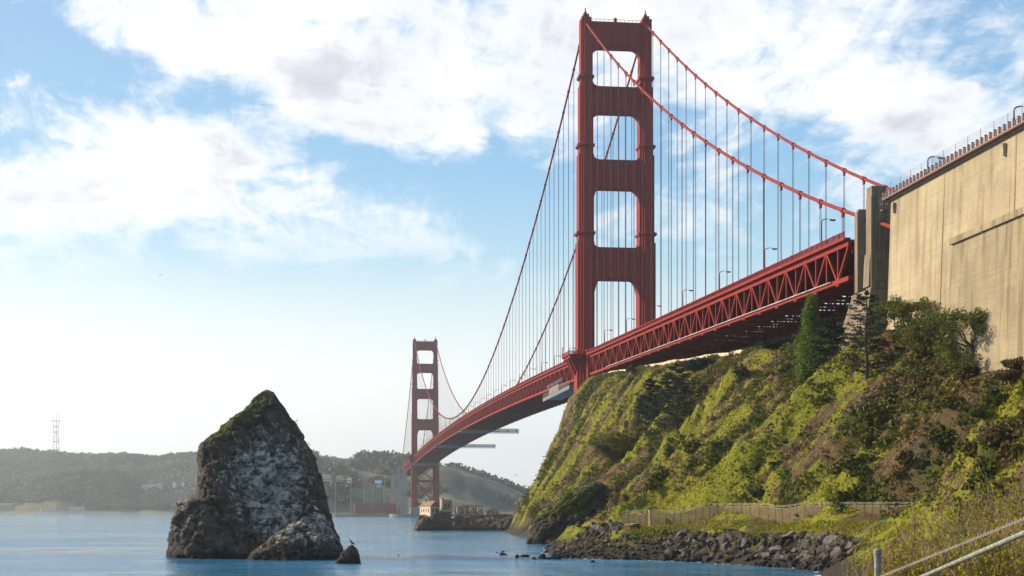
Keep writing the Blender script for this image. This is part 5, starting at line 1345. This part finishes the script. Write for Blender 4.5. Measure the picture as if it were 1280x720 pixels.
def far_buildings():
    i = 0
    for (u, v, w, h, d, mt, lab) in ((118, 610, 7, 4, 3880, 'plaster', 'pale far house left of a row of houses in the woods'), (181, 609.5, 9, 3.4, 3870, 'plaster', 'pale far building at the left of the sunlit row beside the sea stack'), (189, 608.5, 6, 3.6, 3875, 'white', 'white far building in the middle of the sunlit row'), (198, 609, 8, 3.8, 3880, 'plaster', 'pale far building at the right of the sunlit row'),
                                (217, 606, 2.4, 4, 3890, 'white', 'narrow white far house left of the sea stack'), (228, 606, 2.4, 4.4, 3890, 'white', 'narrow white far house closest to the sea stack'),
                                (6, 634, 20, 5, 3560, 'stone', 'long low far shed on the shore at the left edge'), (62, 636, 16, 3, 3560, 'plaster', 'long pale far shed on the left shore'), (95, 636, 18, 2.6, 3560, 'plaster', 'long pale far shed on the shore below the woods'),
                                (408, 597.5, 10, 4, 2290, 'plaster', 'pale far building at the left end of the viaduct'), (424, 598, 8, 3.6, 2290, 'plaster', 'pale far building above the viaduct'), (436, 599.5, 5, 3, 2290, 'white', 'small white far building beside the viaduct')):
        B = empty('far_building', far_pt(u, v, d)); props(B, lab, 'building', 'far buildings across the strait'); px = d / FPX
        b = MB(); fbox(b, u - w / 2, u + w / 2, v - h * .6, v + 4, d, 14); b.build('wall', M[mt], B)
        r = MB(); p = []
        for uu, vv, dd in ((u - w / 2 - .2, v - h * .6, -1), (u + w / 2 + .2, v - h * .6, -1), (u + w / 2 + .2, v - h * .6, 15), (u - w / 2 - .2, v - h * .6, 15), (u - w / 2 + .2, v - h, 7), (u + w / 2 - .2, v - h, 7)):
            q = W(640, HZ, d + dd) + RT * (uu - 640) * px; q[2] = CAM[2] + (HZ - vv) * px + .02; p.append(q)
        r.add(p, [(0, 1, 5, 4), (2, 3, 4, 5), (0, 4, 3), (1, 2, 5), (0, 3, 2, 1)]); r.build('roof', M['roof_brown'], B)
far_buildings()
def sail():
    p = W(51, HZ, 3400); p[2] = 0; S = empty('sail_boat', p); props(S, 'tiny white sailing boat near the far shore on the left', 'boat')
    b = MB(); b.prism_x([(-6, .1), (6, .1), (7.5, 1.6), (-6.5, 1.6)], -1.6, 1.6); b.v = [tuple(np.array(p) + RT * v[1] + FW * v[0] + np.array([0, 0, v[2]])) for v in b.v]; b.build('hull', M['white'], S)
    c = MB(); q = [p + RT * a + np.array([0, 0, z]) for a, z in ((-3.5, 2.4), (1.4, 2.4), (1.4, 14))]; q2 = [x + FW * .15 for x in q]; c.add(q + q2, [(0, 1, 2), (5, 4, 3), (0, 3, 4, 1), (1, 4, 5, 2), (2, 5, 3, 0)]); c.build('sail', M['white'], S)
    d = MB(); d.tube([p + RT * 1.6 + np.array([0, 0, 1.5]), p + RT * 1.6 + np.array([0, 0, 15])], .15, 6); d.build('mast', M['grey_steel'], S)
sail()
def mast_tower():
    d = 7800.0; px = d / FPX; base = W(70, 580, d); T = empty('broadcast_tower', base); props(T, 'tall three legged lattice broadcast tower on the far hill at left', 'tower')
    def P(du, v, dd=0): q = W(70, HZ, d + dd) + RT * du * px; q[2] = CAM[2] + (HZ - v) * px; return q
    dy = {0: -12, 1: 10, 2: 0}
    for k, (sx, dep) in enumerate(((-1, 0), (1, 0), (.15, 28))):
        b = MB(); b.tube([P(sx * 4.6, 582, dep), P(sx * 3.7, 556, dep * .8), P(sx * 2.5, 540, dep * .6), P(sx * 3.9, 526, dep)], 1.7, 6); b.build('leg', M['grey_steel'], T)
        c = MB(); c.tube([P(sx * 3.9, 526, dep), P(sx * 3.6, 513.5 + k, dep)], 1.1, 6); c.build('antenna_mast', M['grey_steel'], T)
    for v, w in ((571, 4.3), (562, 4.1), (552, 3.5), (540, 2.7), (533, 3.2), (526, 5.2)):
        b = MB(); b.bar(P(-w, v), P(w, v), 3.0, 4.0 if v > 530 else 5.5); b.bar(P(-w, v + .1), P(.1, v + .1, 24), 2.2, 3); b.bar(P(w, v - .1), P(.1, v - .1, 24), 2.2, 3); b.build('cross_beam', M['grey_steel'] if v > 530 else M['white'], T)
    b = MB()
    for v0, v1, w0, w1 in ((571, 562, 4.3, 4.0), (562, 552, 4, 3.4), (552, 540, 3.4, 2.6)): b.bar(P(-w0, v0), P(w1, v1), 1.0, 1.0); b.bar(P(w0, v0), P(-w1, v1), 1.02, 1.02)
    b.build('diagonal_brace', M['grey_steel'], T)
mast_tower()

# ------------------------------------------------------------------ birds
def bird(name, label, cat, p, s, yaw, pose, matb, group=None):
    B = empty(name, p, None); props(B, label, cat, group); b = MB()
    if pose == 'stand':
        b.tube([(-.30, 0, .10), (-.20, 0, .16), (0, 0, .26), (.10, 0, .36), (.15, 0, .47), (.17, 0, .53), (.24, 0, .56)], [.015, .05, .10, .09, .045, .05, .035], 8); 
        b.tube([(0, .04, -.02), (0, .04, .2)], .014, 4); b.tube([(0, -.04, -.02), (0, -.04, .2)], .014, 4)
    else:
        b.tube([(-.32, 0, 0), (-.18, 0, .02), (0, 0, .03), (.14, 0, .03), (.22, 0, .04), (.28, 0, .03)], [.02, .06, .085, .07, .055, .02], 8)
        b.add([(-.40, -.09, 0), (-.40, .09, 0), (-.25, .04, .02), (-.25, -.04, .02)], [(0, 1, 2, 3)])
    o = b.build('body', matb, B, loc=p)
    w = MB()
    if pose == 'stand':
        for sd in (-1, 1): w.tube([(-.34, sd * .03, .10), (-.15, sd * .085, .2), (.05, sd * .085, .31)], [.01, .045, .03], 6)
    else:
        for sd in (-1, 1):
            w.add([(.10, sd * .05, .05), (-.10, sd * .05, .05), (-.02, sd * .42, .22), (.12, sd * .42, .22), (-.20, sd * .95, .12), (-.14, sd * .98, .13), (.10, sd * .05, .07), (-.10, sd * .05, .06), (-.02, sd * .42, .235), (.12, sd * .42, .24)], [(0, 1, 2, 3), (3, 2, 4, 5), (6, 9, 8, 7), (9, 5, 4, 8)])
    w.build('wing', matb if pose == 'stand' else M['feather_grey'], B, loc=p)
    k = MB(); q = (.24, 0, .56) if pose == 'stand' else (.28, 0, .03); k.tube([q, (q[0] + .10, 0, q[2] - .015)], [.02, .005], 5); k.build('beak', M['beak'], B, loc=p)
    B.rotation_euler = (.25 if pose == 'fly' else 0, 0, yaw); B.scale = (s, s, s); return B
bpy.context.view_layer.update()
def rock_hit(u, v, fallback_d):
    dg = bpy.context.evaluated_depsgraph_get(); o = Vector(CAM); q = W(u, v, 100.0); d = (Vector(q) - o).normalized()
    ok, loc, n, i, ob, m = scene.ray_cast(dg, o, d, distance=900)
    return np.array(loc) if ok else W(u, v, fallback_d)
bird('gull', 'grey and white gull flying between the sea and the cliff', 'bird', W(645, 594.5, 330), 1.15, math.pi * .75, 'fly', M['feather_white'])
bird('gull', 'tiny gull flying high against the clear sky on the left', 'bird', W(200, 344, 420), .9, math.pi * .3, 'fly', M['feather_grey'])
for (u, v, kind, lab, s) in ((222, 633.5, 'c', 'left cormorant of a pair on the left shoulder of the sea stack', 1.5), (227.5, 632.5, 'c', 'right cormorant of a pair on the left shoulder of the sea stack', 1.5), (440, 682, 'c', 'cormorant standing on the small rock beside the sea stack', 1.9),
                      (371, 528, 'g', 'white gull perched high on the right edge of the sea stack', 1.2), (386, 557, 'g', 'white gull perched halfway down the right edge of the sea stack', 1.2), (354, 559, 'g', 'white gull sitting on the pale face of the sea stack', 1.2), (316, 586, 'g', 'white gull sitting low on the dark ledge of the sea stack', 1.2), (396, 638, 'g', 'white gull above the low ledge of the sea stack', 1.3), (372, 630, 'g', 'white gull near the top of the low ledge of the sea stack', 1.3), (250, 595, 'g', 'white gull on the left face of the sea stack', 1.2)):
    p = rock_hit(u, v, 300 if u < 430 else 262)
    for dv in range(1, 14):                       # settle onto the rock when the sight line just misses it
        if p[2] > 0.4 and abs((p - CAM) @ FW - 285) < 60: break
        p = rock_hit(u, v + dv, 300)
    bird('cormorant' if kind == 'c' else 'gull', lab, 'bird', p, s, random.uniform(0, 6.28), 'stand', M['feather_dark'] if kind == 'c' else M['feather_white'])

# ------------------------------------------------------------------ foreground: willow scrub and pipe rail
def foreground():
    protos = []
    def scrub(name, label, p, h, w, nst, nl, leaf):
        T = empty(name, p); props(T, label, 'bush', 'willow scrub in the foreground'); tb = MB(); C = []
        for k in range(nst):
            a = random.uniform(0, 6.28); L = w * .5 * random.uniform(.15, 1.0) ; q = np.array([L * math.cos(a), L * math.sin(a), h * random.uniform(.55, 1.0)])
            st_ = np.array([math.cos(a) * w * .12 * random.random(), math.sin(a) * w * .12 * random.random(), -.3])
            pts = limb(tb, st_, q, .018, .005, 4, .07)
            for j in range(4):
                s = random.uniform(.3, .95); c = st_ * (1 - s) + q * s; e = c + RNG.normal(size=3) * np.array([.25, .25, .18]) + np.array([0, 0, .22]); limb(tb, c, e, .007, .003, 3, .08); limb(tb, (c + e) / 2, (c + e) / 2 + RNG.normal(size=3) * .16 + np.array([0, 0, .1]), .005, .002, 3, .08)
                for _ in range(nl): C.append(c + (e - c) * random.uniform(.1, 1.1) + RNG.normal(size=3) * .055)
            for _ in range(nl):
                s = random.uniform(.35, 1.02); C.append(st_ * (1 - s) + q * s + RNG.normal(size=3) * .06)
        tb.build('stems', M['twig'], T, loc=p)
        V, Fq = leaf_quads(np.array(C), RNG.uniform(.025, .05, len(C)), 1.5); mobj('leaves', V, Fq, M['willow_leaf'], T, loc=p)
    # u, top v, d
    spec = [(1078, 708, 31, 1.5), (1110, 676, 30, 2.0), (1142, 655, 31, 2.2), (1172, 640, 30, 2.2), (1205, 625, 31, 2.4), (1240, 612, 30, 2.5), (1275, 600, 29, 2.6), (1300, 596, 27, 2.6), (1130, 690, 25, 1.8), (1170, 678, 25, 2.0), (1215, 664, 24, 2.0), (1262, 650, 23, 2.2), (1195, 655, 37, 2.6), (1250, 620, 38, 3.0), (1100, 690, 38, 2.2), (1150, 664, 40, 2.6)]
    for i, (u, v, d, w) in enumerate(spec):
        p = W(u, HZ, d); zt = CAM[2] + (HZ - v) * d / FPX; zg = ground(p[0], p[1]); p[2] = zg
        row = 'front row of' if d < 27 else 'back row of' if d > 34 else 'middle row of'
        scrub('willow_bush', f'yellow green twiggy willow bush in the {row} the scrub behind the pipe rail', p, max(zt - zg + .15, .7), w, 84, 9, None)
    # pipe rail with post and twisted wire
    R0 = W(1097, 690, 15.2); zg = ground(R0[0], R0[1])
    P = empty('pipe_fence', (R0[0], R0[1], zg)); props(P, 'galvanised pipe rail and post with a twisted wire in the bottom right corner', 'fence')
    b = MB(); zt = CAM[2] + (HZ - 689) * 15.2 / FPX
    b.tube([(R0[0], R0[1], zg - .2), (R0[0], R0[1], zt)], .034, 14); b.tube([(R0[0], R0[1], zt - .03), (R0[0], R0[1], zt + .015), (R0[0], R0[1], zt + .03)], [.040, .040, .012], 14); b.tube([(R0[0], R0[1], zt - .10), (R0[0], R0[1], zt - .085)], .038, 14)
    b.build('post', M['galv'], P, smooth=False)
    a, c = W(1097, 745, 15.2), W(1330, 645, 8.4)
    r = MB(); r.tube([a, c], .0175, 12)
    n = 60
    for k in range(n):
        q = a + (c - a) * (k + .5) / n; t = (c - a) / np.linalg.norm(c - a); r.tube([q - t * .006, q + t * .006], .0195, 8)
    r.build('rail', M['galv'], P)
    b2 = MB(); e = W(1330, 645, 8.4); b2.tube([(e[0], e[1], ground(e[0], e[1]) - .2), (e[0], e[1], e[2] + .1)], .034, 12); b2.build('post', M['galv'], P)
    wv = MB(); a2, c2 = W(1097, 722, 15.2), W(1330, 628, 8.4); L = np.linalg.norm(c2 - a2); t = (c2 - a2) / L
    for ph in (0, math.pi):
        pts = []
        for s in np.linspace(0, L, 420): pts.append(a2 + t * s + np.array([0, 0, 1]) * .008 * math.sin(s * 42 + ph) + RT * .008 * math.cos(s * 42 + ph))
        wv.tube(pts, .0028, 4)
    for s in np.arange(.1, L, .11): q = a2 + t * s; wv.tube([q - np.array([0, 0, .02]), q + np.array([0, 0, .02]) + RT * .012], .003, 4)
    wv.build('barbed_wire', M['rail_post'], P)
foreground()

# ------------------------------------------------------------------ the air over the strait
def build_haze():
    m = bpy.data.materials.new('haze_air'); m.use_nodes = True; t = NT(m.node_tree)
    out = t.n('ShaderNodeOutputMaterial'); v = t.n('ShaderNodeVolumePrincipled')
    v.inputs['Color'].default_value = (0.86, 0.93, 1.0, 1); v.inputs['Density'].default_value = HAZE; v.inputs['Anisotropy'].default_value = 0.6
    t.l(v.outputs[0], out.inputs['Volume'])
    b = MB(); b.box((-12500, -12500, -14), (12500, 12500, 560)); o = b.build('haze', m); props(o, kind='stuff')
HAZE = 8e-5
build_haze()
